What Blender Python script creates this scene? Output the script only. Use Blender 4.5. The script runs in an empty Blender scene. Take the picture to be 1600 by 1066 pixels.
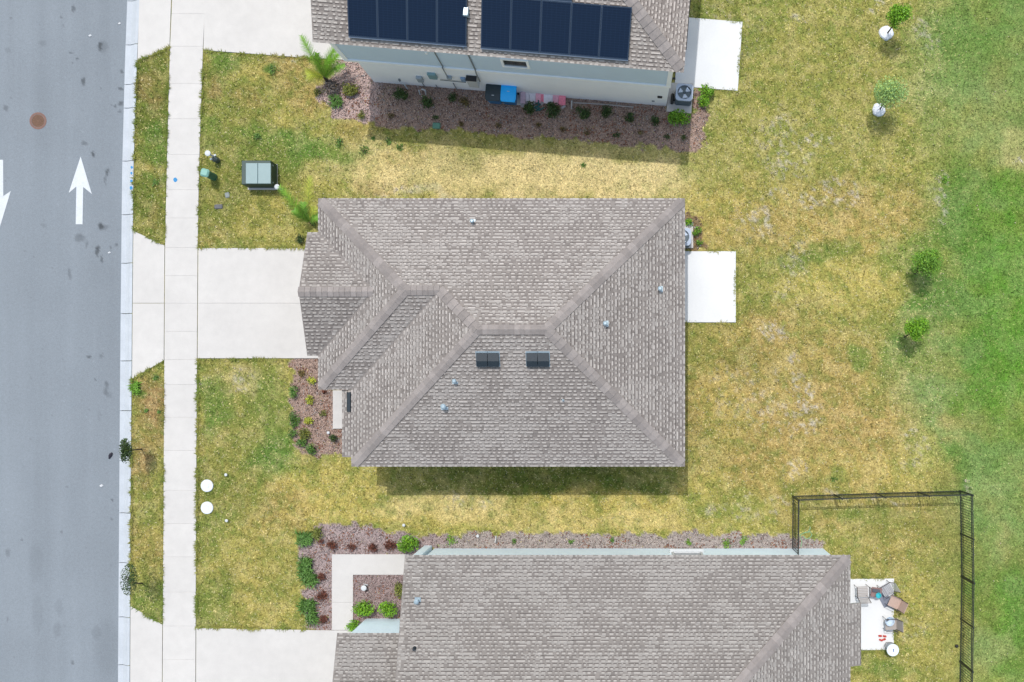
import bpy, math, random
import numpy as np
from mathutils import Vector, Matrix

S = bpy.context.scene
COL = S.collection
R = math.radians
H = 40.0          # camera height above the ground
F = 1440.0        # focal length in pixels of the 1600 px wide photograph
CX, CY = 972.0, 595.0

# ------------------------------------------------------------------ camera
cam_d = bpy.data.cameras.new('camera')
cam = bpy.data.objects.new('camera', cam_d)
COL.objects.link(cam)
cam.location = (0, 0, H)
cam.rotation_euler = (0, 0, 0)
cam_d.sensor_fit = 'HORIZONTAL'
cam_d.sensor_width = 36.0
cam_d.lens = 36.0 * F / 1600.0
cam_d.shift_x = (800 - CX) / 1600.0
cam_d.shift_y = (CY - 533) / 1600.0
cam_d.clip_end = 1500
S.camera = cam
# ------------------------------------------------------------------ light
SUN = Vector((-.1007, .41, 1.0)).normalized()
elev = math.asin(SUN.z)
azim = math.atan2(SUN.x, SUN.y)
world = bpy.data.worlds.new('World')
S.world = world
world.use_nodes = True
wn = world.node_tree
bg = wn.nodes['Background']
sky = wn.nodes.new('ShaderNodeTexSky')
sky.sky_type = 'NISHITA'
sky.sun_disc = False
sky.sun_elevation = elev
sky.sun_rotation = azim % (2 * math.pi)
sky.air_density = 2.0
sky.dust_density = 3.0
wn.links.new(sky.outputs[0], bg.inputs[0])
bg.inputs[1].default_value = 0.15
sun_d = bpy.data.lights.new('sun', 'SUN')
sun_d.energy = 2.25
sun_d.angle = R(.55)
sun_d.color = (1.0, .985, .97)
sun = bpy.data.objects.new('sun', sun_d)
COL.objects.link(sun)
sun.location = SUN * 60
sun.rotation_euler = (-SUN).to_track_quat('-Z', 'Y').to_euler()
S.view_settings.view_transform = 'Standard'
S.view_settings.look = 'None'
S.view_settings.exposure = 0.27
S.view_settings.gamma = 1.0
S.view_settings.use_curve_mapping = False
# how bright a horizontal white surface comes out; used to turn seen colours into base colours
GAIN = 1.66


# ------------------------------------------------------------------ helpers
def G(px, py, z=0.0):
    s = (H - z) / F
    return Vector(((px - CX) * s, (CY - py) * s, z))


def lin(c):
    c = np.asarray(c, float) / 255.0
    return np.where(c <= .04045, c / 12.92, ((c + .055) / 1.055) ** 2.4)


def alb(r, g, b, gain=None):
    return tuple(float(x) for x in np.clip(lin((r, g, b)) / (gain or GAIN), 0, .9))


MATS = {}


def mat(name, col, rough=.8, metal=0., noise=None, bump=None, attr=False, rand=0., spec=None, streak=None):
    """plain procedural material: base colour x noise, optional fine bump, per-object tone"""
    if name in MATS:
        return MATS[name]
    m = bpy.data.materials.new(name)
    m.use_nodes = True
    nt = m.node_tree
    N, L = nt.nodes, nt.links
    b = N['Principled BSDF']
    b.inputs['Roughness'].default_value = rough
    b.inputs['Metallic'].default_value = metal
    if spec is not None:
        b.inputs['Specular IOR Level'].default_value = spec
    geo = N.new('ShaderNodeNewGeometry')
    if attr:
        a = N.new('ShaderNodeAttribute')
        a.attribute_name = 'col'
        cur = a.outputs['Color']
    else:
        rgb = N.new('ShaderNodeRGB')
        rgb.outputs[0].default_value = (*col, 1)
        cur = rgb.outputs[0]

    def mul(cur, fac_socket):
        v = N.new('ShaderNodeVectorMath')
        v.operation = 'SCALE'
        L.new(cur, v.inputs[0])
        L.new(fac_socket, v.inputs['Scale'])
        return v.outputs[0]
    for sc, amt, det in (noise or []):
        n = N.new('ShaderNodeTexNoise')
        n.inputs['Scale'].default_value = sc
        n.inputs['Detail'].default_value = det
        n.inputs['Roughness'].default_value = .6
        if streak:
            mp = N.new('ShaderNodeMapping')
            mp.inputs['Scale'].default_value = streak
            L.new(geo.outputs['Position'], mp.inputs[0])
            L.new(mp.outputs[0], n.inputs['Vector'])
        else:
            L.new(geo.outputs['Position'], n.inputs['Vector'])
        mr = N.new('ShaderNodeMapRange')
        mr.inputs[1].default_value = .3
        mr.inputs[2].default_value = .7
        mr.inputs[3].default_value = 1 - amt
        mr.inputs[4].default_value = 1 + amt
        L.new(n.outputs[0], mr.inputs[0])
        cur = mul(cur, mr.outputs[0])
    if rand:
        oi = N.new('ShaderNodeObjectInfo')
        mr = N.new('ShaderNodeMapRange')
        mr.inputs[3].default_value = 1 - rand
        mr.inputs[4].default_value = 1 + rand
        L.new(oi.outputs['Random'], mr.inputs[0])
        cur = mul(cur, mr.outputs[0])
    L.new(cur, b.inputs['Base Color'])
    if bump:
        n = N.new('ShaderNodeTexNoise')
        n.inputs['Scale'].default_value = bump[0]
        n.inputs['Detail'].default_value = 3
        L.new(geo.outputs['Position'], n.inputs['Vector'])
        bm = N.new('ShaderNodeBump')
        bm.inputs['Strength'].default_value = bump[1]
        bm.inputs['Distance'].default_value = bump[2]
        L.new(n.outputs[0], bm.inputs['Height'])
        L.new(bm.outputs[0], b.inputs['Normal'])
    MATS[name] = m
    return m


OFF = {}   # object -> world location of its root


def tag(o, label=None, cat=None, group=None, kind=None):
    if label: o['label'] = label
    if cat: o['category'] = cat
    if group: o['group'] = group
    if kind: o['kind'] = kind
    return o


def empty(name, loc, label=None, cat=None, group=None, rz=0):
    o = bpy.data.objects.new(name, None)
    o.empty_display_size = .2
    COL.objects.link(o)
    o.location = loc
    o.rotation_euler = (0, 0, rz)
    OFF[o.name] = Vector(loc)
    return tag(o, label, cat, group)


class MB:
    def __init__(s):
        s.v, s.f, s.c = [], [], []

    def add(s, vs, fs, col=None):
        k = len(s.v)
        s.v += [tuple(p) for p in vs]
        s.f += [tuple(i + k for i in f) for f in fs]
        s.c += [col] * len(fs)
        return s

    def box(s, c, d, rz=0., col=None, tilt=None):
        x, y, z = (t / 2 for t in d)
        M = Matrix.Rotation(rz, 3, 'Z')
        if tilt is not None:
            M = M @ tilt
        c = Vector(c)
        vs = [c + M @ Vector((a, b, e)) for e in (-z, z) for a, b in ((-x, -y), (x, -y), (x, y), (-x, y))]
        return s.add(vs, [(3, 2, 1, 0), (4, 5, 6, 7), (0, 1, 5, 4), (1, 2, 6, 5), (2, 3, 7, 6), (3, 0, 4, 7)], col)

    def rbox(s, c, d, b=.02, rz=0., col=None, taper=1.):
        """box with cut vertical corners and chamfered top; taper scales the bottom"""
        x, y, z = (t / 2 for t in d)
        M = Matrix.Rotation(rz, 3, 'Z')
        c = Vector(c)

        def ring(x, y, k, zz):
            return [c + M @ Vector((a, e, zz)) for a, e in ((-x + k, -y), (x - k, -y), (x, -y + k), (x, y - k), (x - k, y), (-x + k, y), (-x, y - k), (-x, -y + k))]
        vs = ring(x * taper, y * taper, b, -z) + ring(x, y, b, z - b) + ring(x - b, y - b, b * .6, z)
        fs = [tuple(range(7, -1, -1)), tuple(range(16, 24))]
        for r in (0, 8):
            for i in range(8):
                j = (i + 1) % 8
                fs.append((r + i, r + j, r + 8 + j, r + 8 + i))
        return s.add(vs, fs, col)

    def tube(s, pts, rad, n=8, cap=True, col=None):
        pts = [Vector(p) for p in pts]
        rads = rad if isinstance(rad, (list, tuple)) else [rad] * len(pts)
        vs = []
        for i, p in enumerate(pts):
            t = (pts[min(i + 1, len(pts) - 1)] - pts[max(i - 1, 0)]).normalized()
            a = t.cross(Vector((0, 0, 1)) if abs(t.z) < .95 else Vector((1, 0, 0))).normalized()
            b = t.cross(a)
            for k in range(n):
                an = 2 * math.pi * k / n
                vs.append(p + (a * math.cos(an) + b * math.sin(an)) * rads[i])
        fs = []
        for i in range(len(pts) - 1):
            for k in range(n):
                j = (k + 1) % n
                fs.append((i * n + k, i * n + j, i * n + n + j, i * n + n + k))
        if cap:
            fs.append(tuple(range(n - 1, -1, -1)))
            fs.append(tuple(range(len(vs) - n, len(vs))))
        return s.add(vs, fs, col)

    def lathe(s, c, prof, n=20, col=None):
        c = Vector(c)
        vs = []
        for r, z in prof:
            for k in range(n):
                a = 2 * math.pi * k / n
                vs.append(c + Vector((r * math.cos(a), r * math.sin(a), z)))
        fs = []
        for i in range(len(prof) - 1):
            for k in range(n):
                j = (k + 1) % n
                fs.append((i * n + k, i * n + j, i * n + n + j, i * n + n + k))
        fs.append(tuple(range(n - 1, -1, -1)))
        fs.append(tuple(range(len(vs) - n, len(vs))))
        return s.add(vs, fs, col)

    def prism(s, poly, z0, z1, bev=0., col=None):
        P = [Vector((p[0], p[1])) for p in poly]
        ar = sum(P[i].x * P[(i + 1) % len(P)].y - P[(i + 1) % len(P)].x * P[i].y for i in range(len(P)))
        if ar < 0:
            P.reverse()
        n = len(P)

        def inset(P, d):
            out = []
            for i in range(n):
                a, b, c = P[i - 1], P[i], P[(i + 1) % n]
                e1, e2 = (b - a).normalized(), (c - b).normalized()
                n1, n2 = Vector((-e1.y, e1.x)), Vector((-e2.y, e2.x))
                m = (n1 + n2)
                if m.length < 1e-6: m = n1.copy()
                m.normalize()
                out.append(b + m * (d / max(.3, m.dot(n1))))
            return out
        rings = [(P, z0), (P, z1 - bev)] + ([(inset(P, bev), z1)] if bev else [])
        vs = [(p.x, p.y, z) for Q, z in rings for p in Q]
        k = len(rings)
        fs = [tuple(range(n - 1, -1, -1)), tuple(range((k - 1) * n, k * n))]
        for r in range(k - 1):
            for i in range(n):
                j = (i + 1) % n
                fs.append((r * n + i, r * n + j, r * n + n + j, r * n + n + i))
        return s.add(vs, fs, col)

    def build(s, name, m, parent=None, world=True, smooth=False, loc=None):
        """world=True: vertices are in world space, made local to the parent's root"""
        off = Vector((0, 0, 0))
        if parent is not None and world:
            off = OFF.get(parent.name, Vector((0, 0, 0)))
        v = s.v
        if off.length > 0:
            v = [(a - off.x, b - off.y, c - off.z) for a, b, c in v]
        me = bpy.data.meshes.new(name)
        me.from_pydata(v, [], s.f)
        if any(c is not None for c in s.c):
            at = me.color_attributes.new('col', 'FLOAT_COLOR', 'CORNER')
            arr = []
            for f, c in zip(s.f, s.c):
                arr += list((*c, 1.0)) * len(f)
            at.data.foreach_set('color', arr)
        if smooth:
            me.polygons.foreach_set('use_smooth', [True] * len(me.polygons))
        me.materials.append(m)
        me.update()
        o = bpy.data.objects.new(name, me)
        COL.objects.link(o)
        if parent is not None:
            o.parent = parent
            OFF[o.name] = off if world else OFF.get(parent.name, Vector((0, 0, 0)))
        if loc is not None:
            o.location = loc
        return o


def build_top(mb, name, m, base, smooth=False):
    """top-level single mesh thing whose origin is at its base; vertices given in world space"""
    base = Vector(base)
    mb.v = [(a - base.x, b - base.y, c - base.z) for a, b, c in mb.v]
    o = mb.build(name, m, smooth=smooth)
    o.location = base
    OFF[o.name] = base
    return o


def np_mesh(name, V, FV, m, colors=None, parent=None, tri=3, loc=(0, 0, 0)):
    """fast mesh from numpy: V (n,3), FV (k,tri) indices, colors (n,3) per vertex"""
    me = bpy.data.meshes.new(name)
    nf = len(FV)
    me.vertices.add(len(V))
    me.vertices.foreach_set('co', np.ascontiguousarray(V, dtype=np.float32).ravel())
    me.loops.add(nf * tri)
    me.loops.foreach_set('vertex_index', np.ascontiguousarray(FV, dtype=np.int32).ravel())
    me.polygons.add(nf)
    me.polygons.foreach_set('loop_start', np.arange(0, nf * tri, tri, dtype=np.int32))
    me.polygons.foreach_set('loop_total', np.full(nf, tri, dtype=np.int32))
    me.update(calc_edges=True)
    if colors is not None:
        at = me.color_attributes.new('col', 'FLOAT_COLOR', 'POINT')
        c4 = np.ones((len(V), 4), np.float32)
        c4[:, :3] = colors
        at.data.foreach_set('color', c4.ravel())
    me.materials.append(m)
    o = bpy.data.objects.new(name, me)
    COL.objects.link(o)
    o.location = loc
    if parent is not None:
        o.parent = parent
        OFF[o.name] = OFF.get(parent.name, Vector((0, 0, 0)))
    return o


def vnoise(x, y, sc, seed):
    """value noise in numpy, 0..1"""
    rs = np.random.RandomState(seed)
    T = rs.rand(256, 256)
    u, v = np.asarray(x) * sc + 1000.3, np.asarray(y) * sc + 1000.7
    iu, iv = np.floor(u).astype(int), np.floor(v).astype(int)
    fu, fv = u - iu, v - iv
    fu, fv = fu * fu * (3 - 2 * fu), fv * fv * (3 - 2 * fv)
    g = lambda a, b: T[a % 256, b % 256]
    return (g(iu, iv) * (1 - fu) + g(iu + 1, iv) * fu) * (1 - fv) + (g(iu, iv + 1) * (1 - fu) + g(iu + 1, iv + 1) * fu) * fv


def fbm(x, y, sc, seed, o=4):
    a, t, w = .5, 0, 0
    for k in range(o):
        t = t + a * vnoise(x, y, sc * 2 ** k, seed + k)
        w += a
        a *= .55
    return t / w


def in_poly(px, py, poly):
    px, py = np.asarray(px, float), np.asarray(py, float)
    ins = np.zeros(px.shape, bool)
    n = len(poly)
    for i in range(n):
        x0, y0 = poly[i]
        x1, y1 = poly[(i + 1) % n]
        if y0 == y1: continue
        c = ((y0 > py) != (y1 > py)) & (px < (x1 - x0) * (py - y0) / (y1 - y0) + x0)
        ins ^= c
    return ins


# ------------------------------------------------------------------ outlines, in the photograph's pixels on the ground
KY = [-400, 0, 95, 266, 532, 798, 1066, 1500]
KR = [226, 219, 214.5, 209, 206.5, 204.5, 203, 201]      # back edge of the kerb
KL = [205, 197, 193.5, 189, 186.3, 184.3, 182.5, 180]    # edge of the asphalt
SY = [-400, 0, 80, 266, 384, 532, 798, 1066, 1500]
SL = [280, 269, 265.5, 260.5, 258, 257, 255.5, 254, 252]
SR = [334, 322, 318, 312, 310, 309, 307.5, 306.5, 304]
kr = lambda y: float(np.interp(y, KY, KR))
kl = lambda y: float(np.interp(y, KY, KL))
sl = lambda y: float(np.interp(y, SY, SL))
sr = lambda y: float(np.interp(y, SY, SR))
APRONS = [
    [(kr(-300), -300), (sl(-300), -300), (sl(74), 74), (kr(96), 96)],
    [(kr(361), 361), (sl(384), 384), (sl(563), 563), (kr(592), 592)],
    [(kr(947), 947), (sl(976), 976), (sl(1300), 1300), (kr(1300), 1300)]]
DRIVES = [
    [(sr(-300), -300), (560, -300), (560, 94), (470, 90), (400, 85), (sr(79), 79)],
    [(sr(388), 388), (505, 388), (505, 561), (sr(561), 561)],
    [(sr(981), 981), (519, 984.5), (560, 984.5), (560, 1300), (sr(1300), 1300)]]
WALK = [(519, 866), (640, 866), (640, 898), (552, 898), (552, 984), (519, 984)]
PATIOS = [
    [(1040, 393), (1149.5, 393), (1149.5, 504), (1040, 504)],
    [(1062, 27), (1160, 35), (1152.5, 142.5), (1054, 135)],
    [(1290, 905), (1396.5, 904), (1396, 1015), (1290, 1016)]]
ROADP = [(-600, -400)] + list(zip(KR, KY)) + [(-600, 1500)]
SIDE = list(zip(SL, SY)) + list(zip(SR[::-1], SY[::-1]))
HOUSES = [
    [(584, 129), (1041, 166), (1062, -300), (600, -300)],
    [(500, 340), (1040, 340), (1040, 705), (560, 705), (540, 600), (510, 600)],
    [(679, 857), (1288, 857), (1300, 1300), (560, 1300), (572, 967), (650, 967)]]
PADS = [[(1046, 130), (1083, 131), (1080, 178), (1041, 175)], [(1055, 348), (1083, 348), (1083, 388), (1055, 388)]]
SLABS = APRONS + DRIVES + [WALK] + PATIOS + [SIDE, ROADP] + PADS
BEDS = [
    [(584, 118), (1041, 152), (1045, 178), (1083, 178), (1083, 136), (1100, 140), (1106, 180), (1099, 236), (1040, 232), (900, 219), (760, 207), (700, 202), (584, 200)],
    [(515, 93), (562, 90), (600, 122), (586, 192), (548, 188), (520, 180), (503, 160), (497, 145), (508, 128), (520, 112)],
    [(455, 556), (515, 550), (505, 606), (545, 606), (545, 712), (500, 711), (470, 703), (455, 680), (452, 640), (458, 600)],
    [(1068, 338), (1088, 338), (1101, 360), (1099, 389), (1068, 392)],
    [(487, 832), (505, 819), (560, 820), (600, 826), (655, 835), (700, 836), (700, 853), (676, 857), (650, 880), (532, 880), (532, 992), (482, 980), (470, 950), (474, 935), (485, 905), (466, 870), (470, 850)],
    [(538, 885), (650, 885), (645, 985), (572, 985), (538, 995)],
    [(690, 848), (700, 838), (780, 834), (900, 832), (1000, 836), (1100, 832), (1230, 838), (1262, 842), (1288, 851), (1284, 872), (679, 872)]]
BED_TONE = [(214, 182, 164), (238, 208, 198), (214, 184, 168), (184, 156, 116), (214, 192, 188), (200, 176, 172), (216, 202, 194)]


def bed_mask(px, py):
    """-1 or bed index, with a ragged edge"""
    jx = (fbm(px, py, .09, 11, 3) - .5) * 20
    jy = (fbm(px, py, .09, 21, 3) - .5) * 20
    out = np.full(np.shape(px), -1)
    for i, b in enumerate(BEDS):
        out[in_poly(px + jx, py + jy, b)] = i
    return out


# ------------------------------------------------------------------ lawn colours (dryness, kind of grass, one painted house shadow)
def lc(r, g, b):
    return lin((r, g, b)) / GAIN


STRAW, GOLD, TAN, OLIVE, MOSS_SHADE, GREEN, LUSH, HAZEG, DIRT, SAND = [lc(*c) for c in (
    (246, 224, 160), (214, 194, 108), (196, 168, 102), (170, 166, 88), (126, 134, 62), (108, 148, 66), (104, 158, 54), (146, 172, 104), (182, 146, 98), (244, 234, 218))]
# px, py, rx, ry, colour, strength
BLOBS = [
    # left verge
    (235, 160, 45, 90, MOSS_SHADE, .9), (228, 138, 16, 26, DIRT, .55), (243, 225, 22, 32, GREEN, .6), (232, 262, 14, 8, TAN, .7), (232, 330, 32, 55, MOSS_SHADE, .7), (247, 335, 14, 18, DIRT, .35), (240, 283, 12, 9, GREEN, .7),
    (232, 655, 40, 70, DIRT, .9), (210, 607, 8, 12, GREEN, .95), (243, 590, 8, 8, GREEN, .8), (228, 780, 32, 50, OLIVE, .7), (230, 800, 20, 20, GREEN, .4), (230, 850, 34, 28, TAN, .8), (232, 935, 35, 40, GREEN, .5), (228, 725, 20, 30, DIRT, .5),
    # front lawn, north
    (400, 150, 110, 90, OLIVE, .8), (455, 110, 60, 35, TAN, .8), (480, 150, 35, 30, TAN, .8), (342, 98, 26, 16, GREEN, .7), (395, 110, 40, 22, GOLD, .6), (335, 140, 14, 22, DIRT, .55), (330, 200, 30, 30, GREEN, .55), (385, 150, 25, 16, TAN, .6), (425, 105, 14, 12, GREEN, .8),
    (430, 185, 30, 30, GOLD, .5), (440, 235, 75, 38, GREEN, .75), (520, 232, 60, 24, GREEN, .65), (350, 255, 40, 30, MOSS_SHADE, .6), (410, 205, 45, 18, GREEN, .5), (580, 285, 34, 16, DIRT, .75), (620, 285, 18, 12, DIRT, .6), (350, 330, 48, 45, MOSS_SHADE, .45), (430, 340, 60, 45, GOLD, .65), (340, 372, 34, 20, TAN, .5), (455, 352, 28, 34, OLIVE, .5), (560, 205, 30, 24, TAN, .6), (600, 255, 36, 22, GOLD, .7), (490, 262, 30, 14, OLIVE, .6),
    # straw strip between the houses
    (690, 262, 120, 46, STRAW, .85), (800, 268, 280, 52, STRAW, .98), (880, 262, 260, 48, STRAW, .95), (715, 250, 42, 30, MOSS_SHADE, .55), (640, 240, 40, 22, TAN, .6), (960, 270, 80, 46, STRAW, .9), (600, 222, 45, 15, STRAW, .55), (668, 300, 50, 8, SAND, .5),
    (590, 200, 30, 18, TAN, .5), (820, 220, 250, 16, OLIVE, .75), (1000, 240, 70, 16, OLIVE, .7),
    # front lawn, south
    (380, 620, 75, 60, OLIVE, .8), (375, 590, 30, 26, STRAW, .45), (335, 640, 24, 50, GREEN, .65), (415, 640, 50, 60, GREEN, .5), (425, 715, 46, 42, GREEN, .85), (370, 690, 40, 40, OLIVE, .5), (350, 760, 50, 40, MOSS_SHADE, .5), (370, 620, 26, 10, STRAW, .35),
    (500, 770, 80, 50, GOLD, .85), (440, 800, 50, 40, TAN, .6), (345, 830, 44, 40, GREEN, .35), (390, 870, 80, 60, GOLD, .5), (340, 940, 40, 40, GREEN, .4), (420, 940, 60, 40, GOLD, .55), (440, 880, 30, 60, OLIVE, .5), (560, 740, 60, 22, GOLD, .6), (355, 900, 20, 30, MOSS_SHADE, .4),
    # strip south of the middle house; house shade painted in along its upper edge
    (800, 800, 330, 40, GOLD, .95), (1000, 795, 200, 40, GOLD, .6), (700, 785, 130, 30, STRAW, .5), (860, 752, 240, 22, MOSS_SHADE, .95), (1150, 800, 90, 40, OLIVE, .6), (760, 830, 180, 12, GREEN, .25), (900, 815, 200, 20, STRAW, .35),
    # back yard
    (1200, 120, 230, 170, OLIVE, .9), (1150, 40, 80, 60, GREEN, .25), (1330, 90, 160, 130, OLIVE, .7), (1180, 250, 120, 60, OLIVE, .7), (1240, 330, 190, 60, TAN, .55), (1110, 330, 60, 60, GOLD, .5), (1330, 400, 130, 80, GOLD, .6), (1290, 400, 60, 24, MOSS_SHADE, .55), (1215, 398, 22, 14, GREEN, .5), (1245, 415, 46, 18, MOSS_SHADE, .5),
    (1180, 420, 40, 110, OLIVE, .5), (1170, 470, 20, 60, MOSS_SHADE, .5), (1240, 530, 130, 60, TAN, .6), (1350, 490, 60, 50, OLIVE, .6), (1110, 560, 50, 60, OLIVE, .7), (1200, 650, 190, 110, TAN, .8), (1300, 700, 160, 90, TAN, .7), (1110, 700, 40, 60, OLIVE, .55), (1090, 760, 40, 40, GOLD, .5), (1160, 560, 60, 20, MOSS_SHADE, .4), (1120, 790, 60, 20, GREEN, .3),
    # greener land at the right
    (1540, 120, 130, 150, HAZEG, .75), (1500, 60, 60, 90, GREEN, .4), (1560, 40, 60, 60, GREEN, .4), (1490, 300, 60, 70, GREEN, .5), (1580, 330, 110, 80, GREEN, .8), (1540, 470, 150, 170, GREEN, .9), (1570, 400, 80, 120, LUSH, .75), (1570, 600, 90, 100, LUSH, .75), (1440, 560, 60, 110, HAZEG, .7), (1440, 660, 60, 80, HAZEG, .5), (1470, 470, 60, 60, GREEN, .65), (1450, 400, 40, 60, GREEN, .5),
    (1480, 700, 80, 60, HAZEG, .5), (1500, 660, 40, 22, TAN, .45), (1500, 705, 26, 12, TAN, .7), (1540, 800, 90, 120, HAZEG, .8), (1520, 730, 60, 40, GREEN, .6), (1470, 740, 60, 30, GREEN, .5), (1480, 570, 24, 22, TAN, .35), (1560, 760, 50, 90, HAZEG, .5), (1560, 880, 44, 60, TAN, .35), (1560, 940, 60, 60, GREEN, .7), (1590, 960, 34, 70, LUSH, .8), (1545, 1030, 50, 50, HAZEG, .7), (1590, 1060, 50, 30, LUSH, .6), (1530, 850, 24, 80, GREEN, .6),
    (1590, 120, 60, 60, TAN, .25), (1590, 235, 30, 30, STRAW, .35), (1420, 720, 50, 60, GOLD, .5), (1460, 745, 40, 20, TAN, .4),
    # inside the fence and by the south patio
    (1400, 870, 120, 120, OLIVE, .85), (1420, 830, 90, 60, TAN, .5), (1380, 830, 50, 24, MOSS_SHADE, .5), (1470, 880, 36, 120, MOSS_SHADE, .35), (1440, 960, 60, 70, GOLD, .4), (1450, 1000, 50, 50, OLIVE, .6), (1360, 1045, 60, 20, GREEN, .5), (1345, 800, 100, 18, GREEN, .35), (1290, 815, 30, 24, TAN, .6), (1275, 840, 30, 14, GREEN, .5), (1220, 800, 30, 30, TAN, .4),
    (1095, 330, 16, 60, OLIVE, .3),
    (1250, 350, 170, 50, TAN, .45), (1180, 300, 90, 30, GOLD, .4), (1360, 330, 90, 60, TAN, .45), (1340, 450, 90, 40, GOLD, .45), (1200, 540, 110, 50, TAN, .5), (1240, 660, 180, 110, TAN, .45), (1130, 640, 50, 60, GOLD, .4), (1350, 620, 80, 90, TAN, .35), (1330, 740, 130, 40, GOLD, .35),
    (1250, 415, 60, 16, GREEN, .4), (1300, 395, 40, 16, GREEN, .35), (1390, 395, 30, 30, GREEN, .5), (1340, 560, 14, 18, GREEN, .6), (1160, 555, 40, 14, MOSS_SHADE, .4), (1305, 750, 18, 14, GREEN, .6), (1250, 760, 40, 14, MOSS_SHADE, .5), (1100, 120, 30, 80, GREEN, .3), (1380, 125, 30, 20, MOSS_SHADE, .3),
    (1590, 40, 70, 90, GREEN, .7), (1600, 150, 40, 60, GREEN, .4), (1510, 330, 50, 90, GREEN, .6), (1585, 480, 70, 190, LUSH, .55), (1575, 700, 60, 50, GREEN, .6), (1600, 900, 30, 200, GREEN, .6), (1520, 560, 40, 120, GREEN, .45), (1495, 80, 24, 120, GREEN, .4), (1420, 500, 30, 60, GREEN, .5), (1400, 545, 30, 40, GREEN, .45)]
SANDY = [(1295, 300, 46, 20, .9), (1180, 338, 36, 22, .6), (1462, 310, 14, 30, .45), (1215, 300, 30, 14, .4), (1205, 525, 30, 12, .8), (1255, 612, 14, 30, 1.), (1240, 572, 14, 14, .7), (1270, 640, 14, 30, .7), (1240, 660, 34, 22, .6), (1200, 645, 30, 20, .35), (1240, 735, 26, 20, .5), (1420, 712, 20, 20, .45), (1275, 208, 26, 10, .8), (1230, 225, 40, 50, .4), (1215, 195, 30, 12, .5),
         (1440, 50, 24, 14, .35), (1460, 70, 20, 20, .4), (1510, 750, 10, 16, .8), (1410, 675, 10, 10, .9), (1180, 790, 70, 16, .4), (1350, 770, 70, 6, .6), (1400, 980, 60, 20, .3), (1240, 420, 30, 60, .25), (1170, 620, 60, 60, .25), (375, 590, 14, 20, .5), (370, 622, 24, 6, .5), (330, 610, 6, 26, .45), (620, 297, 44, 8, .9), (460, 102, 10, 7, 1.), (505, 188, 10, 8, .5), (1130, 60, 60, 60, .2), (1595, 240, 14, 20, .8), (720, 780, 30, 14, .3), (1370, 5, 14, 8, .7), (1240, 44, 14, 8, .6)]


def lawn_color(px, py):
    """macro colour of the grass at ground pixel coordinates -> (n,3), and sand weight"""
    px, py = np.asarray(px, float), np.asarray(py, float)
    wx = px + (fbm(px, py, .022, 3, 4) - .5) * 60
    wy = py + (fbm(px, py, .022, 9, 4) - .5) * 60
    t = np.clip((px - 700) / 700, 0, 1)[:, None]
    c = OLIVE * (1 - t) * 1 + OLIVE * t
    c = c * np.ones((len(px), 3))
    patch = fbm(px, py, .05, 31, 4)
    w = np.clip((patch - .5) * 5, 0, 1)[:, None] * .35
    c = c * (1 - w) + GOLD * w
    w = np.clip((.46 - patch) * 6, 0, 1)[:, None] * .35
    c = c * (1 - w) + MOSS_SHADE * w
    lc_ = fbm(px, py, .018, 51, 4)
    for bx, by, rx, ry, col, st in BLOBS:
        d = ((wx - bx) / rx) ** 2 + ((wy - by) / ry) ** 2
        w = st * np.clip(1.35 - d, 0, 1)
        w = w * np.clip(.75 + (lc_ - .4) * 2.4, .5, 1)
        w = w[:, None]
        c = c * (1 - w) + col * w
    # broad mottling at two scales, kept away from even tone
    m = fbm(px, py, .07, 71, 3)
    far = np.clip((px - 1420) / 90, 0, 1)
    w = (np.clip((m - .53) * 7, 0, 1) * (.42 - .3 * far))[:, None]
    c = c * (1 - w) + (c * .5 + STRAW * .5) * w
    strip = np.exp(-((px - 830) / 260) ** 2 - ((py - 265) / 45) ** 2)
    w = (np.clip((.46 - m) * 7, 0, 1) * (.62 - .35 * far) * (1 - .8 * strip))[:, None]
    c = c * (1 - w) + (c * .35 + MOSS_SHADE * .4 + GREEN * .25) * w
    m = fbm(px, py, .16, 81, 2)
    w = (np.clip((.42 - m) * 8, 0, 1) * (.5 - .3 * far) * (1 - .8 * strip))[:, None]
    c = c * (1 - w) + (c * .4 + GREEN * .6) * w
    m2 = fbm(px, py, .03, 97, 4)
    w = (far * np.clip((m2 - .5) * 5, 0, 1) * .32)[:, None]
    c = c * (1 - w) + HAZEG * w
    w = (far * np.clip((.43 - m2) * 6, 0, 1) * .45)[:, None]
    c = c * (1 - w) + (c * .6 + MOSS_SHADE * .35) * w
    # the older turf by the street is darker and browner green
    w = (np.clip((520 - px) / 120, 0, 1) * np.clip((430 - py) / 60, 0, 1))[:, None]
    c = c * (1 - w * .16 * np.array([1.1, .9, 1.1]))
    w = (np.clip((520 - px) / 120, 0, 1) * np.clip((py - 430) / 60, 0, 1))[:, None]
    c = c * (1 - w * .10)
    s = np.zeros(len(px))
    for bx, by, rx, ry, st in SANDY:
        d = ((wx - bx) / rx) ** 2 + ((wy - by) / ry) ** 2
        s = np.maximum(s, st * np.clip(1.4 - d, 0, 1))
    cl = np.clip((fbm(px, py, .13, 171, 3) - .47) * 6, 0, 1) * np.clip((fbm(px, py, .3, 172, 2) - .45) * 6, 0, 1)
    w = (np.clip(s * cl * 1.5, 0, 1) * .7)[:, None]
    c = c * (1 - w) + SAND * w
    return c, s


def ground_z(px, py):
    back = np.interp(py, KY, KR) - 4
    z = (fbm(px, py, .02, 91, 3) - .5) * .05
    return np.where(px < back, -.24, z)


# one sheet: fine inside the picture, coarse out to the horizon
def axis(lo, hi, step, out):
    a = np.arange(lo, hi, step)
    o = np.array([8, 20, 40, 80, 160, 400, 900, 2200, 5500, 14000.])
    return np.concatenate([(lo - o)[::-1], a, hi + o]) if out else a


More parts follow.
